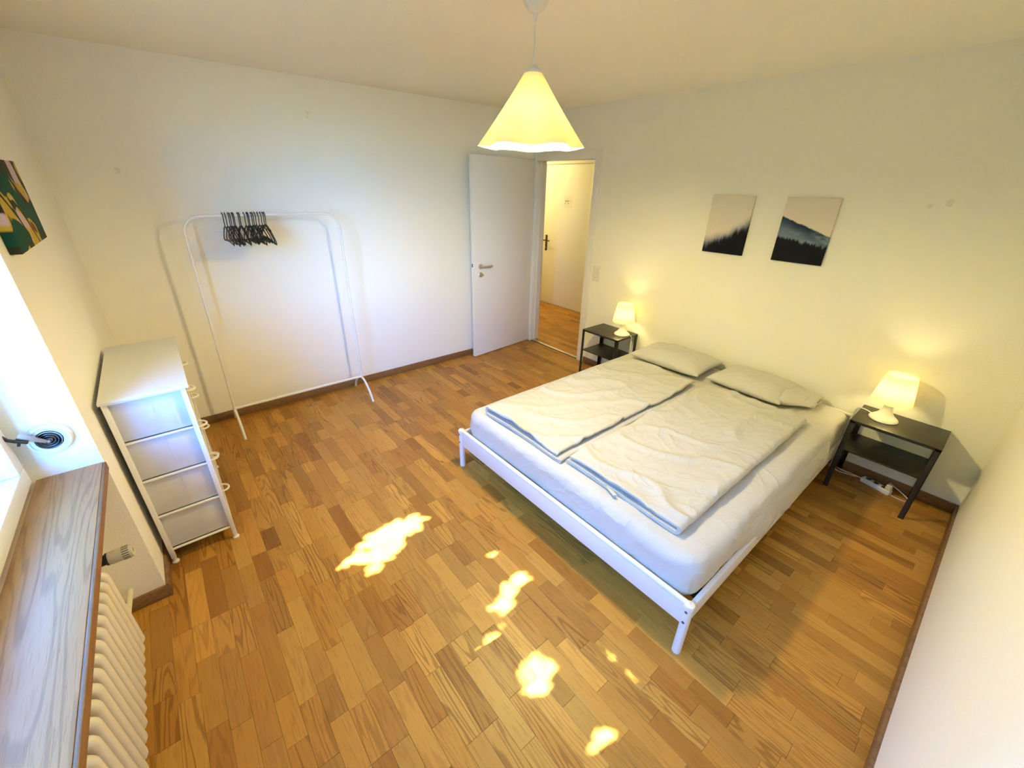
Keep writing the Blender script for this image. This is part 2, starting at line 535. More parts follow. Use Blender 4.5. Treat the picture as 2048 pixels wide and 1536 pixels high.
# ------------------------------------------------------------------ baseboards, door frame, threshold
BBH, BBT = 0.066, 0.013
def baseboard(name, lo, hi):
    bm = NB(); box(bm, lo, hi, 0.004)
    return tag(obj(name, bm, M['skirting']), kind='structure')
baseboard('baseboard_back', (XL+0.002, YR-BBT, 0), (XH-0.02, YR+0.001, BBH))
baseboard('baseboard_right', (XH-BBT, YN+BBT, 0), (XH+0.001, DO0-0.09, BBH))
baseboard('baseboard_front', (-0.2, YN-0.001, 0), (XH, YN+BBT, BBH))
bm = NB()
box(bm, (XL-0.001, NICHE_Y1-BBT, 0), (XL+BBT, YR-BBT, BBH), 0.004)
box(bm, (-0.58, NICHE_Y1-BBT, 0), (XL+BBT, NICHE_Y1+0.001, BBH), 0.004)
tag(obj('baseboard_left', bm, M['skirting']), kind='structure')
bm = NB()
box(bm, (HX1-BBT, 5.09, 0), (HX1+0.001, 6.4, BBH), 0.004); box(bm, (HX1-BBT, 1.9, 0), (HX1+0.001, 3.99, BBH), 0.004)
tag(obj('baseboard_hall', bm, M['skirting']), kind='structure')

t1 = bpy.data.objects.new('trim_1', None); t1.location = (XH, (DO0+DO1)/2, 0); col.objects.link(t1); t1['kind'] = 'structure'
PR = 0.012
boxo('jamb', (XH-PR, DO0-0.08, 0), (XH+WT+PR, DO0, DOZ+0.075), M['white'], t1, 0.003)
boxo('jamb', (XH-PR, DO1, 0), (XH+WT+PR, YR-0.004, DOZ+0.075), M['white'], t1, 0.003)
boxo('head_piece', (XH-PR, DO0, DOZ), (XH+WT+PR, DO1, DOZ+0.075), M['white'], t1, 0.003)
boxo('rebate', (XH+0.045, DO0, 0), (XH+0.075, DO0+0.012, DOZ), M['white'], t1, 0.002)
boxo('rebate', (XH+0.045, DO1-0.012, 0), (XH+0.075, DO1, DOZ), M['white'], t1, 0.002)
t2 = bpy.data.objects.new('trim_2', None); t2.location = (XH+0.03, (DO0+DO1)/2, 0); col.objects.link(t2); t2['kind'] = 'structure'
boxo('threshold_strip', (XH+0.018, DO0, -0.008), (XH+0.052, DO1, 0.006), M['alu'], t2, 0.003)
boxo('threshold_seal', (XH+0.004, DO0, -0.008), (XH+0.018, DO1, 0.003), M['joint'], t2, 0.001)

# ------------------------------------------------------------------ door_1: open leaf, door_2: hall door
def door_leaf():
    d = bpy.data.objects.new('door_1', None)
    H = Vector((3.318, 3.648, 0)); E = Vector((2.452, 3.560, 0))
    d.location = H; col.objects.link(d); d['kind'] = 'structure'
    d['label'] = 'white flush room door standing open along the back wall'
    ax = (H-E); W = ax.length; ax.normalize()
    ay = Vector((-ax.y, ax.x, 0))
    T = Matrix((ax, ay, Vector((0, 0, 1)))).transposed().to_4x4(); T.translation = E
    # local: x from free edge to hinge, y away from the camera, z up
    boxo('leaf', (0, 0, 0.008), (W, 0.040, 2.0), M['doorwhite'], d, 0.0025, M=T)
    def loc(p): return T @ Vector(p)
    def put(bm):
        for v in bm.verts: v.co = T @ v.co
        return bm
    bm = NB(); lathe(bm, [(0.0, 0), (0.026, 0), (0.026, -0.006), (0.024, -0.009), (0.011, -0.010), (0.011, -0.030), (0, -0.030)], (0.09, 0, 0.985), 28, 'y')
    obj('handle_rose', put(bm), M['chrome'], d)
    pts = [(0.09, -0.01, 0.985), (0.09, -0.038, 0.985)] + [(0.09+0.012-0.012*math.cos(a), -0.038-0.012*math.sin(a), 0.985) for a in (0.5, 1.0, 1.57)] + \
          [(0.13, -0.051, 0.983), (0.17, -0.052, 0.981), (0.20, -0.050, 0.983), (0.215, -0.046, 0.985), (0.222, -0.036, 0.985), (0.222, -0.022, 0.985)]
    bm = NB(); tube(bm, pts, 0.0095, 12); obj('handle', put(bm), M['chrome'], d, label='brushed steel lever handle')
    bm = NB(); lathe(bm, [(0.0, 0), (0.026, 0), (0.026, -0.006), (0.023, -0.009), (0, -0.009)], (0.09, 0, 0.902), 28, 'y')
    rose = obj('lock_rose', put(bm), M['chrome'], d)
    bm = NB(); box(bm, (0.0885, -0.034, 0.899), (0.0915, -0.009, 0.905), 0.0005)
    lathe(bm, [(0.0, -0.0015), (0.010, -0.0015), (0.010, 0.0015), (0, 0.0015)], (0.09, -0.042, 0.902), 16, 'x')
    k = obj('key', put(bm), M['brass'], None); k.parent = rose; k.matrix_parent_inverse = Matrix.Translation(-Vector(d.location)); 
    k.matrix_parent_inverse = Matrix()
    bm = NB(); box(bm, (-0.004, 0.013, 0.985), (0.001, 0.027, 1.02), 0.002)
    obj('latch', put(bm), M['greyslot'], d)
    for z in (0.22, 1.0, 1.78):
        bm = NB(); tube(bm, [(W+0.004, -0.004, z), (W+0.004, -0.004, z+0.09)], 0.007, 10)
        obj('hinge', put(bm), M['white'], d)
door_leaf()

def hall_door():
    d = bpy.data.objects.new('door_2', None); d.location = (HX1, 4.55, 0); col.objects.link(d); d['kind'] = 'structure'
    d['label'] = 'cream hall door with dark handle seen through the doorway'
    boxo('leaf', (HX1-0.012, 4.085, 0.008), (HX1-0.001, 4.985, 2.03), M['hallwhite'], d, 0.002)
    boxo('jamb', (HX1-0.022, 4.99, 0), (HX1-0.001, 5.08, 2.10), M['hallwhite'], d, 0.003)
    boxo('jamb', (HX1-0.022, 3.99, 0), (HX1-0.001, 4.08, 2.10), M['hallwhite'], d, 0.003)
    boxo('head_piece', (HX1-0.022, 4.08, 2.036), (HX1-0.001, 4.99, 2.10), M['hallwhite'], d, 0.003)
    bm = NB(); box(bm, (HX1-0.022, 4.893, 0.83), (HX1-0.011, 4.933, 1.065), 0.005, 3)
    pl = obj('handle_plate', bm, M['darkmetal'], d)
    bm = NB(); tube(bm, [(HX1-0.02, 4.913, 0.985), (HX1-0.06, 4.913, 0.985), (HX1-0.065, 4.89, 0.985), (HX1-0.065, 4.80, 0.985)], 0.009, 10)
    tube(bm, [(HX1-0.065, 4.913, 0.985), (HX1-0.065, 4.965, 0.988)], 0.008, 10)
    obj('handle', bm, M['darkmetal'], d, label='dark bronze lever handle')
    bm = NB(); lathe(bm, [(0.0, 0), (0.013, 0), (0.013, -0.012), (0, -0.012)], (HX1-0.022, 4.913, 0.875), 14, 'x')
    obj('lock_cylinder', bm, M['brass'], d)
hall_door()
n = thing('door_notice', (HX1-0.0125, 4.51, 1.53), 'small paper notice with faint printed lines on the hall door', 'notice')
boxo('sheet', (HX1-0.0140, 4.43, 1.475), (HX1-0.0124, 4.59, 1.625), M['paper'], n)
bm = NB()
for y0, y1, z in ((4.455, 4.565, 1.565), (4.49, 4.565, 1.557), (4.50, 4.565, 1.549), (4.545, 4.57, 1.53), (4.550, 4.57, 1.522), (4.49, 4.515, 1.53), (4.492, 4.51, 1.522)):
    box(bm, (HX1-0.0146, y0, z), (HX1-0.0140, y1, z+0.004))
lathe(bm, [(0, 0), (0.006, 0), (0.006, -0.0006), (0, -0.0006)], (HX1-0.0140, 4.52, 1.592), 6, 'x')
obj('print', bm, M['ink'], n)

# ceiling lamp added out of view, there to light the hall
hl = thing('added_hall_lamp', (4.1, 5.25, ZC), 'unseen flush ceiling lamp added to light the hall', 'lamp')
bm = NB(); lathe(bm, [(0.14, 0), (0.14, -0.03), (0.0, -0.03)], (4.1, 5.25, ZC), 32); obj('base', bm, M['plastic'], hl)
bm = NB(); lathe(bm, [(0.13, -0.031), (0.12, -0.06), (0.08, -0.085), (0.0, -0.095)], (4.1, 5.25, ZC), 32, capends=False); obj('diffuser', bm, M['added_hall_bulb'], hl)

# ------------------------------------------------------------------ window_1, sill, winder
w1 = bpy.data.objects.new('window_1', None); w1.location = (XF-0.03, 1.0, SILL_Z); col.objects.link(w1); w1['kind'] = 'structure'
w1['label'] = 'white framed window above the wooden sill'
WY0, WY1, WZ0, WZ1 = NICHE_Y0, NICHE_Y1, 0.72, 2.28
def ring_frame(name, y0, y1, z0, z1, x0, x1, w, mat, parent, bev=0.004):
    boxo(name+'_rail', (x0, y0, z0), (x1, y1, z0+w), mat, parent, bev)
    boxo(name+'_rail', (x0, y0, z1-w), (x1, y1, z1), mat, parent, bev)
    boxo(name+'_stile', (x0, y0, z0+w), (x1, y0+w, z1-w), mat, parent, bev)
    boxo(name+'_stile', (x0, y1-w, z0+w), (x1, y1, z1-w), mat, parent, bev)
ring_frame('frame', WY0, WY1, WZ0, WZ1, XF-0.075, XF-0.022, 0.068, M['white'], w1)
MY = (WY0+WY1)/2
for a, b in ((WY0+0.05, MY-0.002), (MY+0.002, WY1-0.035)):
    ring_frame('sash', a, b, WZ0+0.052, WZ1-0.05, XF-0.060, XF, 0.062, M['white'], w1)
    g = boxo('pane', (XF-0.034, a+0.058, WZ0+0.11), (XF-0.030, b-0.058, WZ1-0.108), M['glass'], w1, smooth=False)

sill = thing('window_sill', (-0.46, 1.06, SILL_Z-0.032), 'wide oak window sill board over the radiator', 'window sill')
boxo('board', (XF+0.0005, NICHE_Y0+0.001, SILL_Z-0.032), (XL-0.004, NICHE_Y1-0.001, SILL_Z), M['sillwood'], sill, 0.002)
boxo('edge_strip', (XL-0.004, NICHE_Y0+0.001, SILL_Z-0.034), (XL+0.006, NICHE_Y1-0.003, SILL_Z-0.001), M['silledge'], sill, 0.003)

def winder():
    c = Vector((-0.468, NICHE_Y1, 0.905))
    t = thing('shutter_winder', c, 'round white blind winder with steel crank on the window reveal', 'winder')
    bm = NB(); lathe(bm, [(0.0, 0), (0.058, 0), (0.058, -0.016), (0.055, -0.022), (0.048, -0.024), (0.046, -0.020), (0.036, -0.020), (0.036, -0.0), (0, -0.0)], c, 48, 'y')
    obj('housing', bm, M['strap'], t)
    for i, r in enumerate((0.034, 0.026, 0.018, 0.010)):
        bm = NB(); lathe(bm, [(r-0.005, -0.004), (r-0.005, -0.020), (r-0.0025, -0.026), (r, -0.020), (r, -0.004)], c, 40, 'y')
        obj('coil', bm, M['chrome'], t)
    bm = NB(); lathe(bm, [(0, -0.004), (0.005, -0.004), (0.005, -0.034), (0.003, -0.037), (0, -0.037)], c, 20, 'y'); obj('hub_screw', bm, M['chrome'], t)
    # crank arm: flat steel bar from the hub towards the window, bent, with a dark grip
    d = Vector((-0.078, 0, 0.062)).normalized(); q = Vector((-d.z, 0, d.x))
    def arm(s0, s1, w0, w1, y0, y1, th):
        bm = NB(); vs = []
        for s, w, y in ((s0, w0, y0), (s1, w1, y1)):
            p = c+d*s+Vector((0, y, 0))
            vs.append([bm.verts.new(p+q*w*a+Vector((0, b*th, 0))) for a, b in ((-1, -1), (1, -1), (1, 1), (-1, 1))])
        A, B = vs
        for k in range(4): bm.faces.new((A[k], A[(k+1) % 4], B[(k+1) % 4], B[k]))
        bm.faces.new(A[::-1]); bm.faces.new(B)
        bmesh.ops.bevel(bm, geom=bm.edges[:], offset=0.0012, segments=2, affect='EDGES')
        return bm
    obj('crank_arm', arm(0.004, 0.075, 0.006, 0.013, -0.034, -0.040, 0.003), M['chrome'], t)
    bm = NB(); tube(bm, [c+d*0.045+q*0.012+Vector((0, -0.044, 0)), c+d*0.075+q*0.014+Vector((0, -0.050, 0)), c+d*0.092+q*0.012+Vector((0, -0.055, 0)), c+d*0.112+q*0.004+Vector((0, -0.055, 0))], 0.0055, 10)
    obj('grip', bm, M['blackplastic'], t)
    bm = NB(); tube(bm, [c+d*0.066+q*0.010+Vector((0, -0.044, 0)), c+d*0.060+q*0.030+Vector((0, -0.046, 0))], 0.004, 8)
    obj('catch', bm, M['blackplastic'], t)
winder()

# ------------------------------------------------------------------ radiator in the niche
def radiator():
    t = thing('radiator', (-0.475, 1.0, 0.117), 'cream ribbed column radiator below the wooden window sill', 'radiator')
    zt, zb, xf, xb, r = 0.522, 0.117, -0.424, -0.535, 0.0165
    pitch = 0.0507
    y1 = 1.66
    bm = NB()
    rc = 0.022
    pts = []
    x0, x1, z0, z1 = xb+r, xf-r, zb+r, zt-r
    ux, uz = Vector((1, 0, 0)), Vector((0, 0, 1))
    pts += arc((x1-rc, y1, z1-rc), rc, math.pi/2, 0, 5, ux, uz)
    pts += arc((x1-rc, y1, z0+rc), rc, 0, -math.pi/2, 5, ux, uz)
    pts += arc((x0+rc, y1, z0+rc), rc, -math.pi/2, -math.pi, 5, ux, uz)
    pts += arc((x0+rc, y1, z1-rc), rc, math.pi, math.pi/2, 5, ux, uz)
    tube(bm, pts, r, 12, closed=True)
    for z in (zb+0.032, zt-0.036):
        lathe(bm, [(0.0, -pitch/2), (0.026, -pitch/2), (0.024, -pitch/4), (0.030, 0), (0.024, pitch/4), (0.026, pitch/2), (0, pitch/2)], ((xf+xb)/2, y1, z), 16, 'y')
    first = obj('section', bm, M['radiator'], t, angle=60)
    for k in range(1, 26):
        c = first.copy(); col.objects.link(c); c.location = (0, -pitch*k, 0)
    zv, xv = zt-0.036, (xf+xb)/2
    bm = NB(); tube(bm, [(xv, y1+pitch/2-0.01, zv), (xv, y1+0.075, zv)], 0.013, 14); obj('union', bm, M['chrome'], t)
    bm = NB(); lathe(bm, [(0, -0.022), (0.018, -0.022), (0.018, 0.022), (0, 0.022)], (xv, 1.762, zv), 16, 'x'); obj('valve_body', bm, M['chrome'], t)
    bm = NB(); lathe(bm, [(0, 0.020), (0.019, 0.020), (0.019, 0.040), (0.023, 0.042), (0.023, 0.048), (0, 0.048)], (xv, 1.762, zv), 20, 'x'); obj('valve_collar', bm, M['blackplastic'], t)
    bm = NB(); lathe(bm, [(0, 0.047), (0.021, 0.047), (0.0245, 0.055), (0.0245, 0.112), (0.023, 0.117), (0.009, 0.117), (0.009, 0.113), (0, 0.113)], (xv, 1.762, zv), 32, 'x')
    hd = obj('thermostat_head', bm, M['valve'], t)
    bm = NB()
    for k in range(18):
        a = 2*math.pi*k/18
        Mx = Matrix.Translation(Vector((xv, 1.762, zv))) @ Matrix.Rotation(a, 4, 'X')
        box(bm, (0.088, -0.0016, 0.0238), (0.108, 0.0016, 0.0251), 0, M=Mx)
    lathe(bm, [(0, 0.1135), (0.008, 0.1135), (0.008, 0.1145), (0, 0.1145)], (xv, 1.762, zv), 16, 'x')
    g = obj('slots', bm, M['greyslot'], None); g.parent = hd
    bm = NB(); tube(bm, [(xv, 1.775, zv), (xv+0.004, 1.85, zv), (xv+0.010, 1.99, zv)], 0.010, 12); obj('pipe', bm, M['radiator'], t)
    bm = NB(); tube(bm, [(xv, y1+pitch/2-0.01, zb+0.032), (xv, y1+0.10, zb+0.028), (xv+0.004, 1.99, zb+0.006)], 0.010, 12); obj('pipe', bm, M['radiator'], t)
radiator()

# ------------------------------------------------------------------ pictures
def canvas(name, lo, hi, mat, label):
    bm = NB(); box(bm, lo, hi, 0.0015)
    o = obj(name, bm, mat)
    return tag(o, label, 'picture')

def uv_of(nt, axis, a0, a1, z0, z1):
    """print coordinates on the canvas from object position: u along one axis, v upwards"""
    tc = N(nt, 'ShaderNodeTexCoord'); s = N(nt, 'ShaderNodeSeparateXYZ')
    nt.links.new(tc.outputs['Object'], s.inputs[0])
    def mr(x, a, b):
        n = N(nt, 'ShaderNodeMapRange', clamp=False); nt.links.new(x, n.inputs[0]); n.inputs[1].default_value = a; n.inputs[2].default_value = b
        return n.outputs[0]
    return mr(s.outputs[axis], a0, a1), mr(s.outputs[2], z0, z1), tc

def noise1(nt, u, scale, detail=2.0, w=0.0, rough=0.5):
    c = N(nt, 'ShaderNodeCombineXYZ'); nt.links.new(u, c.inputs[0]); c.inputs[1].default_value = w
    n = N(nt, 'ShaderNodeTexNoise', Scale=scale, Detail=detail, Roughness=rough); nt.links.new(c.outputs[0], n.inputs['Vector'])
    return n.outputs['Fac']

def noise2(nt, u, v, su, sv, detail=3.0):
    c = N(nt, 'ShaderNodeCombineXYZ')
    nt.links.new(math_n(nt, 'MULTIPLY', u, su), c.inputs[0]); nt.links.new(math_n(nt, 'MULTIPLY', v, sv), c.inputs[1])
    n = N(nt, 'ShaderNodeTexNoise', Scale=1.0, Detail=detail); nt.links.new(c.outputs[0], n.inputs['Vector'])
    return n.outputs['Fac']

def fog_forest():
    m, nt, p = new_mat('fog_forest_print')
    u, v, tc = uv_of(nt, 1, 1.652, 1.350, 1.315, 1.717)
    sky = (0.78, 0.72, 0.62)
    slope = math_n(nt, 'ADD', math_n(nt, 'MULTIPLY', math_n(nt, 'POWER', u, 1.6), 0.36), 0.20)
    fog_n = noise2(nt, u, v, 4, 4)
    d = math_n(nt, 'SUBTRACT', math_n(nt, 'ADD', v, math_n(nt, 'MULTIPLY', math_n(nt, 'SUBTRACT', fog_n, 0.5), 0.12)), slope)
    fog = smooth(nt, d, 0.14, -0.10)
    c1 = mixc(nt, fog, sky, (0.11, 0.12, 0.20))
    spikes = math_n(nt, 'MULTIPLY', math_n(nt, 'SUBTRACT', noise1(nt, u, 17, 3.0, 3.1, 0.7), 0.5), 0.26)
    line = math_n(nt, 'ADD', math_n(nt, 'ADD', math_n(nt, 'MULTIPLY', u, 0.42), 0.04), spikes)
    tree = smooth(nt, math_n(nt, 'SUBTRACT', v, line), 0.10, -0.03)
    c2 = mixc(nt, tree, c1, (0.008, 0.009, 0.016))
    # birds: a few small dark specks in the upper left
    vo = N(nt, 'ShaderNodeTexVoronoi', Scale=26.0); cb = N(nt, 'ShaderNodeCombineXYZ')
    nt.links.new(u, cb.inputs[0]); nt.links.new(math_n(nt, 'MULTIPLY', v, 1.33), cb.inputs[1]); nt.links.new(cb.outputs[0], vo.inputs['Vector'])
    sp = math_n(nt, 'LESS_THAN', vo.outputs['Distance'], 0.16)
    reg = math_n(nt, 'MULTIPLY', smooth(nt, noise2(nt, u, v, 9, 9, 1.0), 0.52, 0.60), math_n(nt, 'LESS_THAN', u, 0.5))
    reg = math_n(nt, 'MULTIPLY', reg, math_n(nt, 'GREATER_THAN', v, 0.45))
    c3 = mixc(nt, math_n(nt, 'MULTIPLY', math_n(nt, 'MULTIPLY', sp, reg), 0.7), c2, (0.10, 0.08, 0.07))
    nt.links.new(c3, p.inputs['Base Color']); p.inputs['Roughness'].default_value = 0.85; p.inputs['Specular IOR Level'].default_value = 0.12
    return m

def mountain():
    m, nt, p = new_mat('mountain_print')
    u, v, tc = uv_of(nt, 1, 1.146, 0.843, 1.315, 1.717)
    sky = (0.78, 0.71, 0.60)
    ridge_l = math_n(nt, 'ADD', math_n(nt, 'SUBTRACT', 0.71, math_n(nt, 'MULTIPLY', u, 0.265)), math_n(nt, 'MULTIPLY', math_n(nt, 'SUBTRACT', noise1(nt, u, 5, 2.0, 1.0), 0.5), 0.07))
    hill = smooth(nt, math_n(nt, 'SUBTRACT', v, ridge_l), 0.012, -0.012)
    mist = smooth(nt, noise2(nt, math_n(nt, 'ADD', u, math_n(nt, 'MULTIPLY', v, 1.2)), v, 2.2, 6.0), 0.40, 0.66)
    depth = smooth(nt, math_n(nt, 'SUBTRACT', v, ridge_l), 0.0, -0.26)
    hillc = mixc(nt, math_n(nt, 'MULTIPLY', math_n(nt, 'ADD', math_n(nt, 'MULTIPLY', depth, 0.6), math_n(nt, 'MULTIPLY', math_n(nt, 'MULTIPLY', mist, u), 0.9)), 0.9, clamp=True), (0.014, 0.032, 0.062), (0.30, 0.40, 0.50))
    c1 = mixc(nt, hill, sky, hillc)
    spikes = math_n(nt, 'MULTIPLY', math_n(nt, 'SUBTRACT', noise1(nt, u, 22, 3.5, 7.7, 0.75), 0.5), 0.20)
    line = math_n(nt, 'ADD', math_n(nt, 'SUBTRACT', 0.385, math_n(nt, 'MULTIPLY', u, 0.10)), spikes)
    tree = smooth(nt, math_n(nt, 'SUBTRACT', v, line), 0.03, -0.02)
    c2 = mixc(nt, tree, c1, (0.009, 0.011, 0.017))
    nt.links.new(c2, p.inputs['Base Color']); p.inputs['Roughness'].default_value = 0.85; p.inputs['Specular IOR Level'].default_value = 0.12
    return m

def floral():
    m, nt, p = new_mat('floral_print')
    u, v, tc = uv_of(nt, 1, 2.15, 2.68, 1.51, 1.80)
    warp = noise2(nt, u, v, 1.8, 1.2, 1.5)
    u2 = math_n(nt, 'ADD', u, math_n(nt, 'MULTIPLY', warp, 0.55))
    a = noise2(nt, u2, v, 2.0, 1.7, 1.0)
    b = noise2(nt, math_n(nt, 'ADD', u2, 7.3), v, 2.4, 2.0, 1.5)
    green, yellow, pink, brown = (0.008, 0.060, 0.034), (0.52, 0.34, 0.035), (0.60, 0.42, 0.38), (0.16, 0.045, 0.02)
    stems = (0.030, 0.034, 0.014)
    c = mixc(nt, smooth(nt, a, 0.47, 0.485), green, yellow)
    c = mixc(nt, math_n(nt, 'MULTIPLY', smooth(nt, b, 0.52, 0.56), smooth(nt, a, 0.49, 0.51)), c, pink)
    c = mixc(nt, math_n(nt, 'MULTIPLY', smooth(nt, b, 0.40, 0.36), smooth(nt, a, 0.52, 0.54)), c, brown)
    st = math_n(nt, 'ABSOLUTE', math_n(nt, 'SUBTRACT', noise2(nt, math_n(nt, 'ADD', u, math_n(nt, 'MULTIPLY', v, 0.35)), v, 3.2, 1.0, 1.2), 0.5))
    c = mixc(nt, smooth(nt, st, 0.035, 0.022), c, stems)
    nt.links.new(c, p.inputs['Base Color']); p.inputs['Roughness'].default_value = 0.8; p.inputs['Specular IOR Level'].default_value = 0.15
    return m
canvas('fog_forest_canvas', (XH-0.020, 1.350, 1.315), (XH-0.0005, 1.652, 1.717), fog_forest(), 'small canvas of a foggy fir forest with birds, nearer the door')
canvas('mountain_canvas', (XH-0.020, 0.843, 1.315), (XH-0.0005, 1.146, 1.717), mountain(), 'canvas of a dark mountain slope and mist above firs')
canvas('floral_canvas', (XL+0.0005, 2.10, 1.513), (XL+0.030, 2.664, 1.795), floral(), 'colourful green and yellow floral canvas on the window wall')

# ------------------------------------------------------------------ combined switch and socket by the door
s = thing('light_switch', (XH, 2.69, 0.97), 'white switch and socket plate beside the door frame', 'light switch')
boxo('plate', (XH-0.009, 2.645, 0.895), (XH-0.0003, 2.735, 1.048), M['plastic'], s, 0.003, 3)
boxo('rocker', (XH-0.014, 2.660, 0.978), (XH-0.008, 2.720, 1.036), M['plastic'], s, 0.002)
bm = NB(); lathe(bm, [(0.027, -0.004), (0.027, 0.003), (0.022, 0.003), (0.022, -0.0005), (0, -0.0005)], (XH-0.010, 2.69, 0.937), 6, 'x', capends=False)
soc = obj('socket', bm, M['plastic'], s, angle=20)
bm = NB()
for dy, dz in ((0.009, 0), (-0.009, 0), (0, -0.004)):
    lathe(bm, [(0, -0.0012), (0.0026, -0.0012), (0.0026, 0), (0, 0)], (XH-0.0105, 2.69+dy, 0.937+dz), 10, 'x')
g = obj('contact_hole', bm, M['greyslot'], None); g.parent = soc

# ------------------------------------------------------------------ chest of fabric drawers
def chest():
    x0, x1, y0, y1, H = -0.345, -0.062, 2.20, 2.99, 0.918
    t = thing('fabric_drawer_chest', ((x0+x1)/2, (y0+y1)/2, 0), 'white metal chest with pale fabric drawers and white top panel', 'dresser')
    boxo('top', (x0-0.006, y0-0.010, H-0.014), (x1+0.014, y1+0.010, H), M['chesttop'], t, 0.002)
    p = 0.010
    for x in (x0+p, x1-p):
        for y in (y0+p, y1-p):
            bm = NB(); box(bm, (x-p, y-p, 0.028), (x+p, y+p, H-0.015), 0.002)
            lg = obj('leg', bm, M['metalwhite'], t)
            bm = NB(); lathe(bm, [(0, 0), (0.015, 0), (0.016, 0.006), (0.012, 0.012), (0.009, 0.014), (0.009, 0.030), (0, 0.030)], (x, y, 0), 16)
            f = obj('foot', bm, M['plastic'], None); f.parent = lg
    rows = [0.085, 0.292, 0.499, 0.706, H-0.016]
    for z in rows:
        for y in (y0+0.001, y1-0.015):
            boxo('side_rail', (x0+2*p, y, z-0.007), (x1-2*p, y+0.014, z), M['metalwhite'], t, 0.0015)
        for x in (x0+0.001, x1-0.015):
            boxo('cross_rail', (x, y0+2*p, z-0.012), (x+0.014, y1-2*p, z), M['metalwhite'], t, 0.0015)
    boxo('upright', (x1-0.016, (y0+y1)/2-0.007, 0.09), (x1-0.002, (y0+y1)/2+0.007, H-0.016), M['metalwhite'], t, 0.0015)
    ym = (y0+y1)/2
    for za, zb in zip(rows[:-1], rows[1:]):
        for a, b in ((y0+0.017, ym-0.009), (ym+0.009, y1-0.017)):
            zt = zb-0.011
            def drawer_body(bm):
                # fabric box, softly sagging sides
                n = 10
                def side(f):
                    grid(bm, n, 8, f)
                sag = lambda q: 0.0016*math.sin(math.pi*q)*1.0
                zb0 = za+0.002
                xx0, xx1 = x0+0.012, x1-0.004
                bl = 0.004
                box(bm, (xx0, a, zb0), (xx1, b, zt), 0.004)
            bm = NB(); drawer_body(bm)
            d = obj('drawer', bm, M['fabric'], t)
            yc, zc = (a+b)/2, za+(zt-za)*0.62
            pts = [(x1-0.004+0.034*math.sin(q), yc-0.034*math.cos(q), zc-0.004*math.sin(q)) for q in [math.pi*i/12 for i in range(13)]]
            bm = NB(); tube(bm, pts, 0.0052, 8)
            h = obj('handle', bm, M['plastic'], None); h.parent = d
            # seam stitched down the side panel of the near drawers
            if a < ym:
                bm = NB(); box(bm, ((x0+x1)/2+0.012, a-0.0008, za+0.010), ((x0+x1)/2+0.0135, a+0.0005, zt-0.004))
                q = obj('seam', bm, M['fabric'], None); q.parent = d
chest()

# ------------------------------------------------------------------ clothes rack and hangers
def rack():
    yb, xl, xr, zt, zb = 3.445, 0.145, 1.130, 1.532, 0.175
    t = thing('clothes_rack', ((xl+xr)/2, yb, 0), 'white tubular clothes rack standing against the back wall', 'clothes rack')
    r, rc = 0.0095, 0.105
    ux, uz = Vector((1, 0, 0)), Vector((0, 0, 1))
    pts = [Vector((xl, yb, zb-0.02)), Vector((xl+0.012, yb, 0.75)), Vector((xl+0.022, yb, zt-rc))] + arc((xl+0.022+rc, yb, zt-rc), rc, math.pi, math.pi/2, 8, ux, uz)[1:] + \
          arc((xr-rc+0.004, yb, zt-rc), rc, math.pi/2, 0, 8, ux, uz) + [Vector((xr+0.001, yb, 0.75)), Vector((xr, yb, zb-0.02))]
    bm = NB(); tube(bm, pts, r, 12); obj('frame_tube', bm, M['metalwhite'], t)
    bm = NB(); tube(bm, [(xl, yb, zb), (xr, yb, zb)], 0.0105, 12); obj('bottom_bar', bm, M['metalwhite'], t)
    for x in (xl, xr):
        for s_, ye in ((-1, 3.240), (1, 3.652)):
            w = ye-yb
            path = [(x, yb, zb-0.01), (x, yb+w*0.25, zb-0.018), (x, yb+w*0.5, zb-0.05), (x, yb+w*0.75, zb-0.095), (x, yb+w*0.92, zb-0.145), (x, ye, 0.0)]
            sm = []
            P = [Vector(q) for q in path]
            for i in range(len(P)-1):
                p0, p1, p2, p3 = P[max(i-1, 0)], P[i], P[i+1], P[min(i+2, len(P)-1)]
                for k in range(4):
                    u_ = k/4
                    sm.append(0.5*((2*p1)+(p2-p0)*u_+(2*p0-5*p1+4*p2-p3)*u_*u_+(3*p1-p0-3*p2+p3)*u_**3))
            sm.append(P[-1])
            bm = NB(); tube(bm, sm, 0.0095, 10); obj('leg', bm, M['metalwhite'], t)
rack()

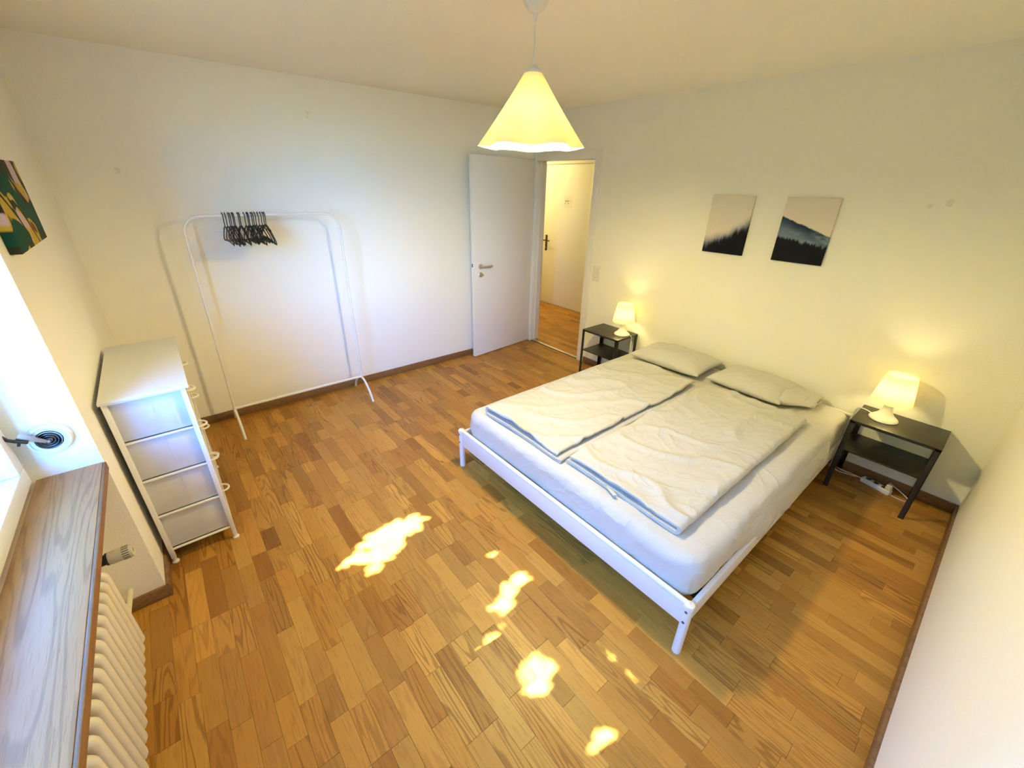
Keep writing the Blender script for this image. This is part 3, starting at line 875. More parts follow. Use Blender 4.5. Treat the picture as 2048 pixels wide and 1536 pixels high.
def hanger_mesh():
    bm = NB()
    # local: origin at the top of the rail, hanger plane is y-z
    c = Vector((0, 0, -0.0095)); rh = 0.0165
    hook = [c + Vector((0, rh*math.cos(a), rh*math.sin(a))) for a in [math.pi*(-0.18)+math.pi*1.18*i/14 for i in range(15)]]
    hook = hook[::-1]                                 # from the free end over the rail
    # neck leaves the hook and runs down
    pts = hook[::-1] if hook[0].y < hook[-1].y else hook
    neck = [Vector((0, -rh, -0.02)), Vector((0, -rh*0.6, -0.038)), Vector((0, 0, -0.052)), Vector((0, 0, -0.078))]
    tube(bm, list(reversed(neck))+sorted(pts, key=lambda v: math.atan2(v.z-c.z, v.y-c.y) if v.z > c.z-0.012 else -1)[::-1], 0.0050, 8)
    for s_ in (-1, 1):
        sh = [Vector((0, 0.0, -0.076)), Vector((0, s_*0.030, -0.080)), Vector((0, s_*0.085, -0.098)), Vector((0, s_*0.140, -0.123)), Vector((0, s_*0.185, -0.146)), Vector((0, s_*0.205, -0.160)), Vector((0, s_*0.209, -0.170)), Vector((0, s_*0.200, -0.176)), Vector((0, s_*0.15, -0.172)), Vector((0, 0, -0.166))]
        tube(bm, sh, 0.0060, 8)
        tube(bm, [Vector((0, s_*0.10, -0.104)), Vector((0, s_*0.108, -0.094)), Vector((0, s_*0.118, -0.106))], 0.0030, 6)
    for v in bm.verts: v.co.x *= 0.52
    return bm
def hangers():
    xs_px = [432, 485, 545, 575, 622, 648, 735, 765, 860, 922, 945, 1005, 1040, 1085, 1145, 1205, 1255, 1290]
    words = ['leftmost', 'second', 'third', 'fourth', 'fifth', 'sixth', 'seventh', 'eighth', 'ninth', 'tenth', 'eleventh', 'twelfth', 'thirteenth', 'fourteenth', 'fifteenth', 'sixteenth', 'seventeenth', 'rightmost']
    hm = obj('coat_hanger', hanger_mesh(), M['blackplastic'])
    for i, px in enumerate(xs_px):
        x = 0.392+(px-432)/(1290-432)*(0.637-0.392)
        o = hm if i == 0 else hm.copy()
        if i: col.objects.link(o)
        o.location = (x, 3.445, 1.532+0.0095)
        o.rotation_euler = (R(rnd.uniform(-3, 3)), 0, 0)
        w = words[i]
        lab = ('%s black plastic hanger in the row on the white rack' % w) if i in (0, 17) else ('black plastic hanger on the white rack, %s from the left' % w)
        tag(o, lab, 'hanger', 'black hangers on the clothes rack')
hangers()

# ------------------------------------------------------------------ pendant lamp
def pendant():
    cx, cy = 1.364, 1.530
    t = thing('pendant_lamp', (cx, cy, ZC), 'hanging ceiling lamp with pleated cream cone shade', 'pendant lamp')
    bm = NB(); lathe(bm, [(0.052, 0), (0.054, -0.006), (0.050, -0.022), (0.040, -0.042), (0.026, -0.058), (0.014, -0.064), (0, -0.064)], (cx, cy, ZC), 36); obj('ceiling_rose', bm, M['plastic'], t)
    bm = NB(); lathe(bm, [(0, -0.062), (0.0085, -0.062), (0.0085, -0.074), (0.006, -0.084), (0, -0.084)], (cx, cy, ZC), 16); obj('cord_grip', bm, M['plastic'], t)
    bm = NB(); tube(bm, [(cx, cy, ZC-0.08), (cx+0.001, cy, ZC-0.16), (cx, cy, 2.19)], 0.0032, 8); obj('cord', bm, M['cable'], t)
    bm = NB(); lathe(bm, [(0, 2.215), (0.005, 2.213), (0.006, 2.188), (0.016, 2.184), (0.030, 2.172), (0.037, 2.165), (0.038, 2.158), (0, 2.158)], (cx, cy, 0), 24); obj('shade_cap', bm, M['plastic'], t)
    zt, zb, r0, r1, lobes = 2.163, 1.898, 0.034, 0.212, 6
    view = math.atan2(cy, cx)                 # a pleat tip points to either side of the viewing direction
    nu, nv = 180, 22
    bm = NB(); rings = []
    for j in range(nv+1):
        q = j/nv
        ring = []
        for i in range(nu):
            a = 2*math.pi*i/nu
            w = math.cos(lobes*(a-view-math.pi/2))
            tip = (abs(w) ** 0.8)*(1 if w > 0 else -1)
            r = r0+(r1-r0)*q + 0.017*tip*q*q
            z = zt+(zb-zt)*q + 0.004*tip*q*q
            ring.append(bm.verts.new((cx+r*math.cos(a), cy+r*math.sin(a), z)))
        rings.append(ring)
    for A, B in zip(rings[:-1], rings[1:]):
        for i in range(nu): bm.faces.new((A[i], A[(i+1) % nu], B[(i+1) % nu], B[i]))
    obj('shade', bm, M['shade'], t, angle=60)
    bm = NB(); lathe(bm, [(0, 2.159), (0.019, 2.159), (0.019, 2.025), (0.014, 2.017), (0, 2.017)], (cx, cy, 0), 20); obj('socket', bm, M['plastic'], t)
    bm = NB(); lathe(bm, [(0, 2.016)]+[(0.056*math.sin(q), 1.958+0.056*math.cos(q)) for q in [0.25+(math.pi-0.25)*i/12 for i in range(12)]]+[(0, 1.902)], (cx, cy, 0), 20); obj('bulb', bm, M['bulb_pendant'], t, label='glowing frosted globe bulb')
pendant()

# ------------------------------------------------------------------ bed frame
BX0, BX1, BY0, BY1 = 1.248, 3.300, 0.370, 1.990
def bed():
    t = thing('bed_frame', ((BX0+BX1)/2, (BY0+BY1)/2, 0), 'low white metal double bed frame with round legs', 'bed')
    for x in (BX0, BX1):
        for y in (BY0, BY1):
            top = 0.272 if x == BX0 else 0.42
            bm = NB(); tube(bm, [(x, y, 0), (x, y, top)], 0.0185, 20); lg = obj('leg', bm, M['metalwhite'], t)
            if x == BX0:
                bm = NB(); lathe(bm, [(0, top-0.002), (0.0215, top-0.002), (0.0225, top+0.006), (0.019, top+0.014), (0.010, top+0.018), (0, top+0.019)], (x, y, 0), 20)
                cp = obj('cap', bm, M['metalwhite'], None); cp.parent = lg
                for z in (0.255, 0.195):
                    bm = NB(); lathe(bm, [(0, 0), (0.006, 0), (0.006, -0.002), (0, -0.002)], (x-0.0183, y, z), 10, 'x')
                    b_ = obj('bolt_hole', bm, M['greyslot'], None); b_.parent = lg
    boxo('foot_rail', (BX0-0.012, BY0+0.012, 0.172), (BX0+0.012, BY1-0.012, 0.276), M['metalwhite'], t, 0.004)
    bm = NB(); tube(bm, [(BX0, BY0, 0.282), (BX0, BY1, 0.282)], 0.0125, 14); obj('foot_bar', bm, M['metalwhite'], t)
    for y in (BY0, BY1):
        boxo('side_rail', (BX0+0.012, y-0.010, 0.180), (BX1-0.012, y+0.010, 0.270), M['metalwhite'], t, 0.003)
    boxo('head_rail', (BX1-0.010, BY0+0.012, 0.172), (BX1+0.010, BY1-0.012, 0.270), M['metalwhite'], t, 0.003)
    bm = NB(); tube(bm, [(BX1, BY0, 0.41), (BX1, BY1, 0.41)], 0.011, 12); obj('headboard_bar', bm, M['metalwhite'], t)
    bm = NB(); box(bm, (BX0+0.10, BY0+0.012, 0.212), (BX0+0.165, BY1-0.012, 0.226), 0.002)
    sl = obj('slat', bm, M['black'], t)
    for k in range(1, 14):
        c = sl.copy(); col.objects.link(c); c.location = (0.140*k, 0, 0)
bed()

def rounded_box(bm, lo, hi, nx, ny, nz, r, rp, disp):
    """box with rounded edges (r) and larger plan-corner radius (rp); disp moves each point along its normal"""
    lo, hi = Vector(lo), Vector(hi); c = (lo+hi)/2; h = (hi-lo)/2
    vm = {}
    def key(p): return (round(p.x, 5), round(p.y, 5), round(p.z, 5))
    def vert(p):
        k = key(p)
        if k in vm: return vm[k]
        q = p.copy()
        ip = Vector((max(-(h.x-rp), min(h.x-rp, q.x)), max(-(h.y-rp), min(h.y-rp, q.y))))
        d2 = Vector((q.x, q.y))-ip
        L = max(abs(d2.x), abs(d2.y))
        plan = Vector((q.x, q.y)); nrm2 = Vector((0, 0))
        if d2.length > 1e-6:
            nrm2 = d2.normalized(); plan = ip+nrm2*L
        edge = max(abs(q.x)/h.x, abs(q.y)/h.y)
        dist_side = rp-L if L > 0 else rp
        zz = q.z; n3 = Vector((0, 0, 1 if q.z > 0 else -1))
        # round the horizontal edges
        ds = max(0.0, r-dist_side) if L > rp-r else 0.0
        dz = max(0.0, abs(q.z)-(h.z-r))
        if ds > 0 or dz > 0 and L >= rp-1e-6:
            v2 = Vector((ds, dz)); m = max(ds, dz)
            if v2.length > 1e-6:
                nn = v2.normalized(); new = nn*m
                plan = plan-nrm2*(ds-new.x)
                zz = math.copysign(h.z-r+new.y, q.z) if dz > 0 else q.z
                n3 = Vector((nrm2.x*nn.x, nrm2.y*nn.x, math.copysign(nn.y, q.z)))
        if L >= rp-1e-6 and dz == 0: n3 = Vector((nrm2.x, nrm2.y, 0))
        P_ = Vector((plan.x, plan.y, zz))+c
        P_ += n3*disp(P_, n3)
        v = bm.verts.new(P_); vm[k] = v
        return v
    def lin(n, a):
        # denser towards both ends
        return [a*math.sin((i/n-0.5)*math.pi) * 0.35 + a*(2*i/n-1)*0.65 for i in range(n+1)]
    X, Y, Z = lin(nx, h.x), lin(ny, h.y), lin(nz, h.z)
    for s_ in (-1, 1):
        for i in range(nx):
            for j in range(ny):
                bm.faces.new([vert(Vector((X[a], Y[b], s_*h.z))) for a, b in ((i, j), (i+1, j), (i+1, j+1), (i, j+1))])
        for i in range(nx):
            for j in range(nz):
                bm.faces.new([vert(Vector((X[a], s_*h.y, Z[b]))) for a, b in ((i, j), (i+1, j), (i+1, j+1), (i, j+1))])
        for i in range(ny):
            for j in range(nz):
                bm.faces.new([vert(Vector((s_*h.x, Y[a], Z[b]))) for a, b in ((i, j), (i+1, j), (i+1, j+1), (i, j+1))])

MAT_Z = 0.440
def mattress():
    t = thing('mattress', (2.29, 1.17, 0.226), 'double mattress in a loose cream fitted sheet on the bed frame', 'mattress')
    def disp(p, n):
        side = 1-abs(n.z)
        w = 0.0020*fbm((p.x*5, p.y*5, p.z*5))
        if side > 0.3:
            s_ = p.x if abs(n.y) > abs(n.x) else p.y
            w += 0.007*side*(max(0, ridge((s_*7+p.z*9, p.z*2.2, 3.3)))-0.55) + 0.004*side*fbm((s_*16+p.z*14, p.z*4, 1.0))
        else:
            w += 0.0020*max(0, ridge((p.x*3+p.y*2, p.y*5, 2.0))-0.6)
            if p.y < 0.50 and p.x > 1.9:
                w += 0.010*max(0, ridge((p.x*4.2+p.y*5.0, (p.y-p.x)*0.8, 5.1))-0.62)*min(1, (0.50-p.y)*10)
        return w
    bm = NB(); rounded_box(bm, (1.272, 0.380, 0.228), (3.285, 1.972, MAT_Z), 110, 90, 14, 0.055, 0.085, disp)
    obj('fitted_sheet', bm, M['sheet'], t, angle=80)
    # loose sheet hanging over the side rail on the near long side
    def f(u, v):
        x = 1.50+u*1.48
        amt = min(1, u*4)*min(1, (1-u)*9)
        wob = fbm((x*4.5, v*1.2, 0.7))
        drop = 0.085+0.105*amt+0.016*fbm((x*3, 0, 5))
        y = 0.398 - (0.040*amt+0.004)*math.sin(min(1, v*1.5)*math.pi*0.5) - 0.006*amt*wob*v - 0.005*amt*v*math.sin(x*23+2*fbm((x*2, 1, 1)))
        z = MAT_Z-0.020-drop*v+0.004*wob*v
        return Vector((x, y, z))
    bm = NB(); grid(bm, 150, 18, f)
    o = obj('sheet_overhang', bm, M['sheet'], t, angle=80)
    md = o.modifiers.new('thick', 'SOLIDIFY'); md.thickness = 0.003; md.offset = 1
mattress()

# ------------------------------------------------------------------ duvets
def duvet(name, x0, x1, y_fold, y_lo, y_up, label, seed, creases, tagged, th=0.017, gap=0.008, ruck=0.0):
    """quilt folded once lengthwise: U-shaped section swept along x; fold at y_fold, open edges at y_lo / y_up"""
    sgn = 1 if y_lo > y_fold else -1
    Wl, Wu = abs(y_lo-y_fold), abs(y_up-y_fold)
    H = 2*th+gap; rf = H/2
    prof = []                       # (v, z, layer) layer 0 lower, 1 upper
    nb = 34
    for i in range(nb+1): prof.append((Wl-(Wl-rf)*i/nb, 0.0, 0.0))
    for i in range(1, 8):
        a = math.pi*i/8
        prof.append((rf-rf*math.sin(a), rf-rf*math.cos(a), i/8))
    for i in range(nb+1): prof.append((rf+(Wu-rf)*i/nb, H, 1.0))
    prof.append((Wu+0.005, H-th*0.5, 1.0))
    for i in range(nb+1): prof.append((Wu-(Wu-rf)*i/nb, H-th, 1.0))
    for i in range(1, 4):
        a = math.pi*i/4; rg = gap/2
        prof.append((rf-rg*math.sin(a), rf+rg*math.cos(a), 1-i/4))
    for i in range(nb+1): prof.append((rf+(Wl-rf)*i/nb, th, 0.0))
    prof.append((Wl+0.005, th*0.5, 0.0))
    n = 130
    bm = NB(); rings = []
    for i in range(n+1):
        q = i/n; ring = []
        for (v, z, ly_) in prof:
            y = y_fold+sgn*v
            e0 = 0.014*fbm((v*3.0, seed, 0.3)) - 0.022*ly_*(1-v/Wu)*0 + 0.010*ly_
            e1 = 0.020*fbm((v*3.0, seed, 7.3)) - 0.008*ly_
            x = (x0+e0)+(x1-x0+e1-e0)*q
            top = ly_ > 0.5
            wr = 0.0065*fbm((x*3.2, y*3.2, seed)) + 0.0130*max(0, ridge((x*3.4+y*2.2, y*2.6-x*0.8, seed+4))-0.60)**1.5*5 \
               + 0.0070*max(0, ridge((x*9-y*5, y*9+x*3, seed+9))-0.55) + 0.0022*fbm((x*14, y*14, seed))
            if ruck > 0:
                k = max(0, min(1, (x-(x1-0.62))/0.5))*max(0, min(1, (y_fold+0.48-y)/0.35 if sgn > 0 else 1))
                wr += ruck*k*(max(0, ridge((x*5+y*7, (x-y)*1.2, seed+2))-0.35) + 0.5*ridge((x*11+y*9, x*2, seed+6)) - 0.2)
            lift = 0.0
            endd = min(q, 1-q)
            if z >= H-1e-6 and ly_ == 1.0:
                for cv in creases: lift -= 0.0050*math.exp(-((v-cv)/0.006)**2)
                lift -= 0.006*max(0, 1-endd/0.012)
            yy = y + sgn*(0.010*fbm((x*2.2, seed+3, 0))*(v/Wl)) + (0.006*fbm((x*5, seed+5, 1)) if v > Wl*0.9 or v < 0.05 else 0)
            zz = z + lift + (wr*(0.35+0.65*ly_) if ly_ > 0 else max(0, wr)*0.12)
            if ly_ == 0.0 and z > 0.001: zz = z+max(0, wr)*0.12
            if ly_ == 1.0 and endd < 0.05 and v > rf: zz += 0.010*(1-endd/0.05)*math.sin(math.pi*min(1, v/Wu))
            ring.append(bm.verts.new((x, yy, MAT_Z+0.004+max(0.0, zz))))
        rings.append(ring)
    m = len(prof)
    for A, B in zip(rings[:-1], rings[1:]):
        for k in range(m): bm.faces.new((A[k], A[(k+1) % m], B[(k+1) % m], B[k]))
    for ring in (rings[0], rings[-1]):
        bm.faces.new(ring)
    if not tagged:
        return tag(obj(name, bm, M['linen'], angle=70), label, 'duvet', 'folded duvets on the bed')
    t = thing(name, ((x0+x1)/2, (y_fold+y_lo)/2, MAT_Z), label, 'duvet', 'folded duvets on the bed')
    obj('cover', bm, M['linen'], t, angle=70)
    bm = NB()
    Mx = Matrix.Translation(Vector((x0-0.006, y_fold+0.36*sgn, MAT_Z+0.016))) @ Matrix.Rotation(R(68), 4, 'Z') @ Matrix.Rotation(R(8), 4, 'X')
    box(bm, (-0.045, -0.010, -0.003), (0.045, 0.010, 0.004), 0.002, M=Mx)
    obj('closing_tab', bm, M['linen'], t)
    return t
duvet('duvet', 1.335, 2.775, 1.845, 1.190, 1.225, 'folded duvet on the bed half nearer the door', 3.0, (0.36,), False)
duvet('duvet', 1.372, 2.840, 0.520, 1.170, 1.160, 'folded duvet with closing tab on the bed half by the power strip', 11.0, (0.17, 0.38), True, ruck=0.016)

# ------------------------------------------------------------------ pillows
def pillow(name, c, sx, sy, h, rot, label, flap, seed):
    t = thing(name, c, label, 'pillow', 'pillows at the head of the bed')
    Mx = Matrix.Translation(Vector(c)) @ Matrix.Rotation(rot, 4, 'Z')
    bm = NB(); n1, n2 = 56, 64
    def P(u, v, s_):
        a, b = 2*u-1, 2*v-1
        x = a*sx/2*(1-0.05*(1-b*b)*0.9); y = b*sy/2*(1-0.05*(1-a*a))
        k = max(0, (1-abs(a)**2.6))**0.55*max(0, (1-abs(b)**2.6))**0.55
        w = 0.007*fbm((x*7, y*7, seed)) + 0.010*max(0, ridge((x*6+y*4, y*5, seed+1))-0.6)
        edge = min(1, (1-max(abs(a), abs(b)))*8)
        if s_ > 0: z = h*0.42+h*0.58*k + w*edge
        else: z = h*0.42*(1-k**0.8)
        return Mx @ Vector((x, y, max(0.0, z)))
    top = grid(bm, n1, n2, lambda u, v: P(u, v, 1))
    bot = grid(bm, n1, n2, lambda u, v: P(u, v, -1))
    bmesh.ops.remove_doubles(bm, verts=bm.verts[:], dist=0.0008)
    obj('case', bm, M['pillow'], t, angle=85)
    if flap:
        # open end of the pillow case: a flattened sleeve past the filling
        bm = NB(); n = 44; rings = []
        for j in range(9):
            q = j/8; ring = []
            for i in range(n):
                a = 2*math.pi*i/n
                wx = sx*0.40*(1-0.32*q)*math.copysign(abs(math.cos(a))**0.8, math.cos(a))
                hz = (h*0.40*(1-q*0.62))*math.copysign(abs(math.sin(a))**0.9, math.sin(a))
                x = 0.085*q+wx
                y = -sy/2+0.035-0.165*q+0.022*fbm((wx*9, q, seed))+0.05*q*(wx/sx)
                z = h*0.42+hz*(1+0.35*fbm((wx*11, q*2, seed+2)))-0.012*q
                ring.append(bm.verts.new(Mx @ Vector((x, y, max(0.003, z)))))
            rings.append(ring)
        for A, B in zip(rings[:-1], rings[1:]):
            for i in range(n): bm.faces.new((A[i], A[(i+1) % n], B[(i+1) % n], B[i]))
        o = obj('open_end', bm, M['pillow'], t, angle=85)
        md = o.modifiers.new('thick', 'SOLIDIFY'); md.thickness = 0.002
    return t
pillow('pillow', (3.068, 1.560, MAT_Z+0.003), 0.44, 0.60, 0.125, R(1.5), 'plump closed pillow at the bed head nearer the door', False, 2.0)
pillow('pillow', (3.105, 0.950, MAT_Z+0.003), 0.42, 0.52, 0.112, R(-3), 'pillow with open pillowcase end at the bed head', True, 8.0)

# ------------------------------------------------------------------ nightstands
def nightstand(y0, label):
    x0, x1, y1, H = 3.012, 3.325, y0+0.418, 0.500
    t = thing('nightstand', ((x0+x1)/2, (y0+y1)/2, 0), label, 'nightstand', 'black nightstands beside the bed')
    boxo('top', (x0, y0, H-0.006), (x1, y1, H), M['black'], t, 0.002)
    bm = NB()
    box(bm, (x0+0.001, y0+0.001, H-0.018), (x0+0.003, y1-0.001, H-0.006)); box(bm, (x1-0.003, y0+0.001, H-0.018), (x1-0.001, y1-0.001, H-0.006))
    box(bm, (x0+0.003, y0+0.001, H-0.018), (x1-0.003, y0+0.003, H-0.006)); box(bm, (x0+0.003, y1-0.003, H-0.018), (x1-0.003, y1-0.001, H-0.006))
    obj('rim', bm, M['black'], t, smooth=False)
    boxo('shelf', (x0+0.008, y0+0.010, 0.282), (x1-0.008, y1-0.010, 0.292), M['black'], t, 0.002)
    w = 0.027
    for sx in (0, 1):
        for sy in (0, 1):
            bm = NB()
            xa = x0+0.001 if sx == 0 else x1-0.001; ya = y0+0.001 if sy == 0 else y1-0.001
            dx, dy = (1 if sx == 0 else -1), (1 if sy == 0 else -1)
            box(bm, (min(xa, xa+dx*w), min(ya, ya+dy*0.003), 0.003), (max(xa, xa+dx*w), max(ya, ya+dy*0.003), H-0.007))
            box(bm, (min(xa, xa+dx*0.003), min(ya, ya+dy*w), 0.003), (max(xa, xa+dx*0.003), max(ya, ya+dy*w), H-0.007))
            box(bm, (min(xa, xa+dx*w), min(ya, ya+dy*w), 0.0), (max(xa, xa+dx*w), max(ya, ya+dy*w), 0.004))
            obj('leg', bm, M['black'], t, smooth=False)
    return t
nightstand(-0.070, 'black steel nightstand in the corner by the front wall')
nightstand(2.106, 'black steel nightstand between bed and doorway')

# ------------------------------------------------------------------ table lamps
def table_lamp(cx, cy, label, cable):
    z0 = 0.500
    t = thing('table_lamp', (cx, cy, z0), label, 'table lamp', 'lit table lamps on the nightstands')
    bm = NB(); lathe(bm, [(0, 0), (0.070, 0), (0.073, 0.004), (0.071, 0.010), (0.060, 0.020), (0.044, 0.034), (0.032, 0.052), (0.025, 0.075), (0.023, 0.100), (0.024, 0.125), (0, 0.125)], (cx, cy, z0), 40); obj('base', bm, M['lampbase'], t)
    bm = NB(); lathe(bm, [(0, 0.126), (0.019, 0.126), (0.019, 0.160), (0.014, 0.166), (0, 0.166)], (cx, cy, z0), 18); obj('socket', bm, M['plastic'], t)
    bm = NB(); lathe(bm, [(0.099, 0.128), (0.0975, 0.140), (0.0725, 0.292), (0.0715, 0.296), (0.069, 0.294)], (cx, cy, z0), 48, capends=False); obj('shade', bm, M['lampshade'], t)
    bm = NB()
    for k in range(3):
        a = 2*math.pi*k/3+0.4
        tube(bm, [(cx+0.018*math.cos(a), cy+0.018*math.sin(a), z0+0.150), (cx+0.093*math.cos(a), cy+0.093*math.sin(a), z0+0.150)], 0.002, 6)
    obj('shade_spokes', bm, M['plastic'], t)
    bm = NB(); lathe(bm, [(0, 0.168), (0.012, 0.170), (0.024, 0.182), (0.031, 0.200), (0.030, 0.214), (0.020, 0.228), (0, 0.233)], (cx, cy, z0), 14); obj('bulb', bm, M['bulb_lamp'], t, label='glowing bulb')
    bm = NB(); tube(bm, cable[0], 0.003, 8); cb = obj('cable', bm, M['cable'], t)
    if len(cable) > 1:
        bm = NB(); tube(bm, cable[1], [0.005, 0.0085, 0.0085, 0.005], 10); o = obj('cord_switch', bm, M['plastic'], None); o.parent = cb
M['lampbase'] = simple('lamp_base_plastic', (0.86, 0.84, 0.76), 0.35)

def smooth_path(P, k=5):
    P = [Vector(q) for q in P]; out = []
    for i in range(len(P)-1):
        p0, p1, p2, p3 = P[max(i-1, 0)], P[i], P[i+1], P[min(i+2, len(P)-1)]
        for j in range(k):
            u_ = j/k
            out.append(0.5*((2*p1)+(p2-p0)*u_+(2*p0-5*p1+4*p2-p3)*u_*u_+(3*p1-p0-3*p2+p3)*u_**3))
    out.append(P[-1]); return out
table_lamp(3.175, 0.222, 'lit white table lamp on the nightstand by the front wall',
           [smooth_path([(3.20, 0.285, 0.508), (3.215, 0.325, 0.512), (3.225, 0.362, 0.500), (3.235, 0.368, 0.40), (3.235, 0.366, 0.25), (3.25, 0.366, 0.06), (3.262, 0.34, 0.006), (3.266, 0.28, 0.006), (3.262, 0.222, 0.018)])])
table_lamp(3.188, 2.192, 'lit white table lamp on the nightstand beside the doorway',
           [smooth_path([(3.195, 2.128, 0.510), (3.200, 2.108, 0.512), (3.204, 2.094, 0.497), (3.206, 2.090, 0.44), (3.200, 2.086, 0.38), (3.190, 2.080, 0.30), (3.20, 2.075, 0.15), (3.24, 2.06, 0.006), (3.27, 1.9, 0.006)]),
            [(3.206, 2.0895, 0.455), (3.206, 2.0895, 0.445), (3.202, 2.087, 0.400), (3.200, 2.086, 0.39)]])

# ------------------------------------------------------------------ power strip on the floor
def power_strip():
    a, b = Vector((3.268, 0.196, 0)), Vector((3.222, 0.035, 0))
    t = thing('power_strip', (a+b)/2, 'white power strip with looped cable on floor under the nightstand', 'power strip')
    d = (b-a).normalized(); q = Vector((-d.y, d.x, 0)); L = (b-a).length
    T = Matrix((d, q, Vector((0, 0, 1)))).transposed().to_4x4(); T.translation = a
    bm = NB(); box(bm, (0, -0.022, 0.0015), (L, 0.022, 0.036), 0.008, 4, M=T); body = obj('body', bm, M['plastic'], t)
    for k in range(3):
        bm = NB(); lathe(bm, [(0.0165, 0.001), (0.0165, -0.0005), (0, -0.0005)], (0.035+k*0.045, 0, 0.0365), 6, 'z', capends=False)
        for v in bm.verts: v.co = T @ v.co
        o = obj('outlet', bm, M['greyslot'] if False else M['outlet'], None); o.parent = body
    bm = NB(); lathe(bm, [(0, 0), (0.017, 0), (0.018, 0.012), (0.015, 0.030), (0.008, 0.034), (0, 0.034)], T @ Vector((L-0.020, 0, 0.036)), 16); obj('plug', bm, M['plastic'], t)
    e = T @ Vector((L-0.02, 0, 0.062))
    loop = smooth_path([e, e+Vector((0.028, 0.006, 0.006)), e+Vector((0.050, -0.03, -0.022)), e+Vector((0.052, -0.075, -0.045)), e+Vector((0.030, -0.105, -0.056)), e+Vector((0.0, -0.095, -0.058)), e+Vector((-0.008, -0.050, -0.056)), e+Vector((-0.004, -0.016, -0.052))])
    bm = NB(); tube(bm, loop, 0.003, 8); obj('cable', bm, M['cable'], t)
    bm = NB(); tube(bm, smooth_path([a+Vector((0, 0, 0.016)), a+Vector((0.018, 0.05, 0.010)), a+Vector((0.030, 0.12, 0.004)), a+Vector((0.040, 0.20, 0.004)), a+Vector((0.03, 0.40, 0.004))]), 0.0035, 8); obj('cable', bm, M['cable'], t)
M['outlet'] = simple('outlet_grey', (0.45, 0.43, 0.39), 0.5)
power_strip()

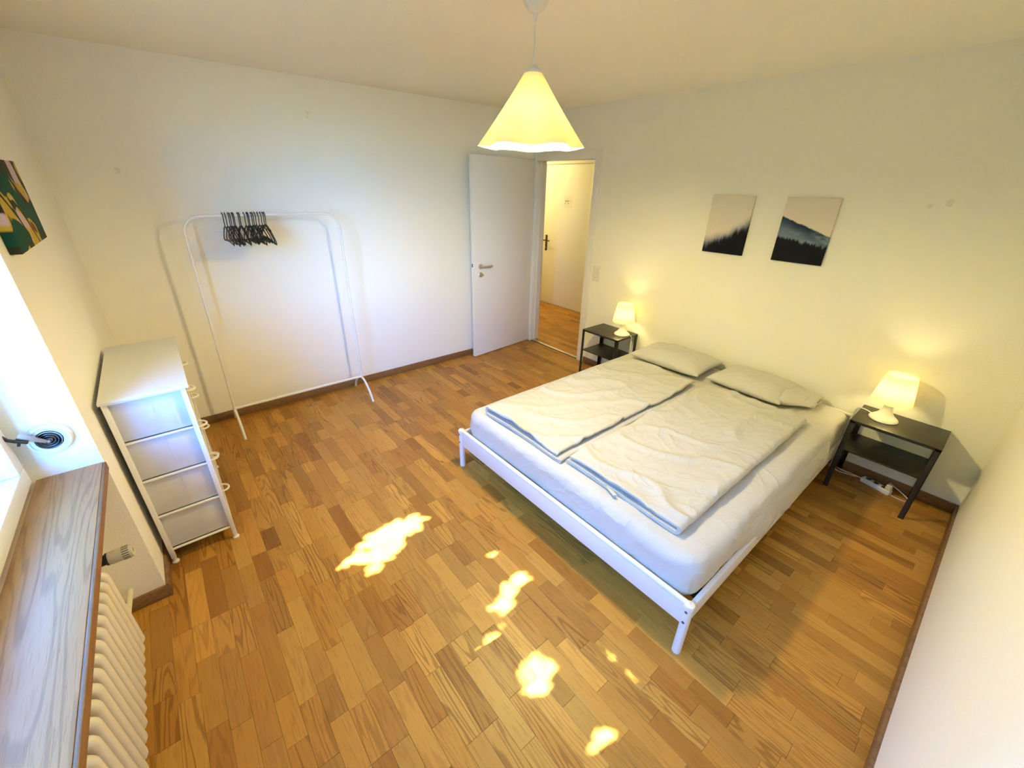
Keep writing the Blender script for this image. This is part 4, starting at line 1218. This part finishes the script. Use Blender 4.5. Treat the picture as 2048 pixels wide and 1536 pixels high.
# ------------------------------------------------------------------ outside: lawn and the tree that dapples the sun
tag(structure('ground_lawn', [((-40, -30, -0.75), (-0.7, 40, -0.6))], M['lawn']), kind='structure')
def tree():
    base = Vector((-4.9, 1.9, -0.6))
    t = thing('garden_tree', base, 'leafy garden tree outside the window', 'tree')
    bm = NB(); tube(bm, [base, base+Vector((0.05, 0, 1.5)), base+Vector((0.3, -0.1, 3.2)), base+Vector((0.7, -0.2, 4.6))], [0.17, 0.14, 0.10, 0.05], 12); obj('trunk', bm, M['bark'], t)
    rr = random.Random(5)
    for k in range(6):
        s0 = base+Vector((0.3, -0.1, 3.0+0.25*k)); a = k*1.3
        bm = NB(); tube(bm, [s0, s0+Vector((0.6*math.cos(a), 0.7*math.sin(a), 0.45)), s0+Vector((1.2*math.cos(a), 1.3*math.sin(a), 0.8))], [0.05, 0.035, 0.015], 8); obj('branch', bm, M['bark'], t)
    gaps = [(.655, 1.705, .150, .078), (.50, 1.745, .065, .030), (.36, 1.66, .060, .018), (.50, 1.595, .060, .026), (.42, 1.555, .022, .014),
            (.835, 1.000, .080, .050), (.67, .890, .062, .012), (.715, .670, .052, .050), (.75, .70, .04, .03), (1.097, .503, .030, .022), (1.168, .497, .030, .020),
            (1.034, .413, .028, .016), (.775, .377, .085, .018), (1.204, .403, .016, .012), (1.212, 1.194, .022, .012), (.98, 1.045, .045, .013), (.93, 1.26, .03, .012)]
    bm = NB()
    def leaf(p, size, nrm, roll):
        zax = nrm.normalized(); xa = zax.orthogonal().normalized()
        xa = (Matrix.Rotation(roll, 3, zax) @ xa); ya = zax.cross(xa)
        pts = [(-1, 0, 0), (-0.35, -0.42, 0.08), (0.35, -0.36, 0.08), (1, 0, 0), (0.35, 0.36, 0.08), (-0.35, 0.42, 0.08)]
        v = [bm.verts.new(p+size*(xa*a+ya*b+zax*c_)) for a, b, c_ in pts]
        bm.faces.new((v[0], v[1], v[2], v[3])); bm.faces.new((v[0], v[3], v[4], v[5]))
    count = 0
    for k in range(16000):
        fx, fy = rr.uniform(-0.25, 2.1), rr.uniform(-0.7, 2.6)
        size = rr.choice((0.035, 0.05, 0.07, 0.085))
        ok = True
        for gx, gy, ax, ay in gaps:
            m_ = size*0.46+(0.012 if ax < 0.07 else 0)
            if ((fx-gx)/(ax+m_*1.2))**2+((fy-gy)/(ay+m_*0.9))**2 < 1: ok = False; break
        if not ok: continue
        p = Vector((fx, fy, 0))+SUN_FROM*rr.uniform(5.2, 6.4)
        nrm = SUN_FROM+Vector((rr.uniform(-.5, .5), rr.uniform(-.5, .5), rr.uniform(-.5, .5)))
        leaf(p, size, nrm, rr.uniform(0, 6.28)); count += 1
    o = obj('foliage', bm, M['leaf'], t, smooth=False, kind='stuff')
tree()

def hedge():  # added out of view to keep low sky light off the right wall
    t = thing('sky_block_hedge', (-7.9, 3.2, -0.6), 'tall unseen hedge added outside the window to block low sky', 'hedge')
    rr = random.Random(9)
    bm = NB()
    def face(fn, a, b):
        grid(bm, a, b, fn)
    def bulge(p): return p+Vector((0.25*fbm((p.x*0.9, p.y*0.9, p.z*0.9)), 0.2*fbm((p.y, p.z, p.x)), 0.22*fbm((p.z*0.8, p.x, p.y*0.8))))
    x0, x1, y0, y1, z0, z1 = -8.4, -7.4, -5.0, 11.5, -0.6, 5.6
    for xx in (x0, x1): face(lambda u, v, xx=xx: bulge(Vector((xx, y0+(y1-y0)*u, z0+(z1-z0)*v))), 90, 36)
    face(lambda u, v: bulge(Vector((x0+(x1-x0)*v, y0+(y1-y0)*u, z1))), 90, 8)
    for yy in (y0, y1): face(lambda u, v, yy=yy: bulge(Vector((x0+(x1-x0)*u, yy, z0+(z1-z0)*v))), 8, 36)
    bmesh.ops.remove_doubles(bm, verts=bm.verts[:], dist=0.001)
    obj('body', bm, M['leaf'], t, angle=80)
    bm = NB()
    for k in range(5000):
        p = bulge(Vector((x1, rr.uniform(y0, y1), rr.uniform(z0, z1))))+Vector((rr.uniform(-0.02, 0.08), 0, 0))
        n_ = Vector((1, rr.uniform(-.8, .8), rr.uniform(-.5, .9))).normalized()
        xa = (Matrix.Rotation(rr.uniform(0, 6.28), 3, n_) @ n_.orthogonal().normalized()); ya = n_.cross(xa)
        sz = rr.uniform(0.04, 0.075)
        bm.faces.new([bm.verts.new(p+sz*(xa*a+ya*b)) for a, b in ((-1, 0), (0, -0.45), (1, 0), (0, 0.45))])
    obj('foliage', bm, M['leaf'], t, smooth=False, kind='stuff')
hedge()
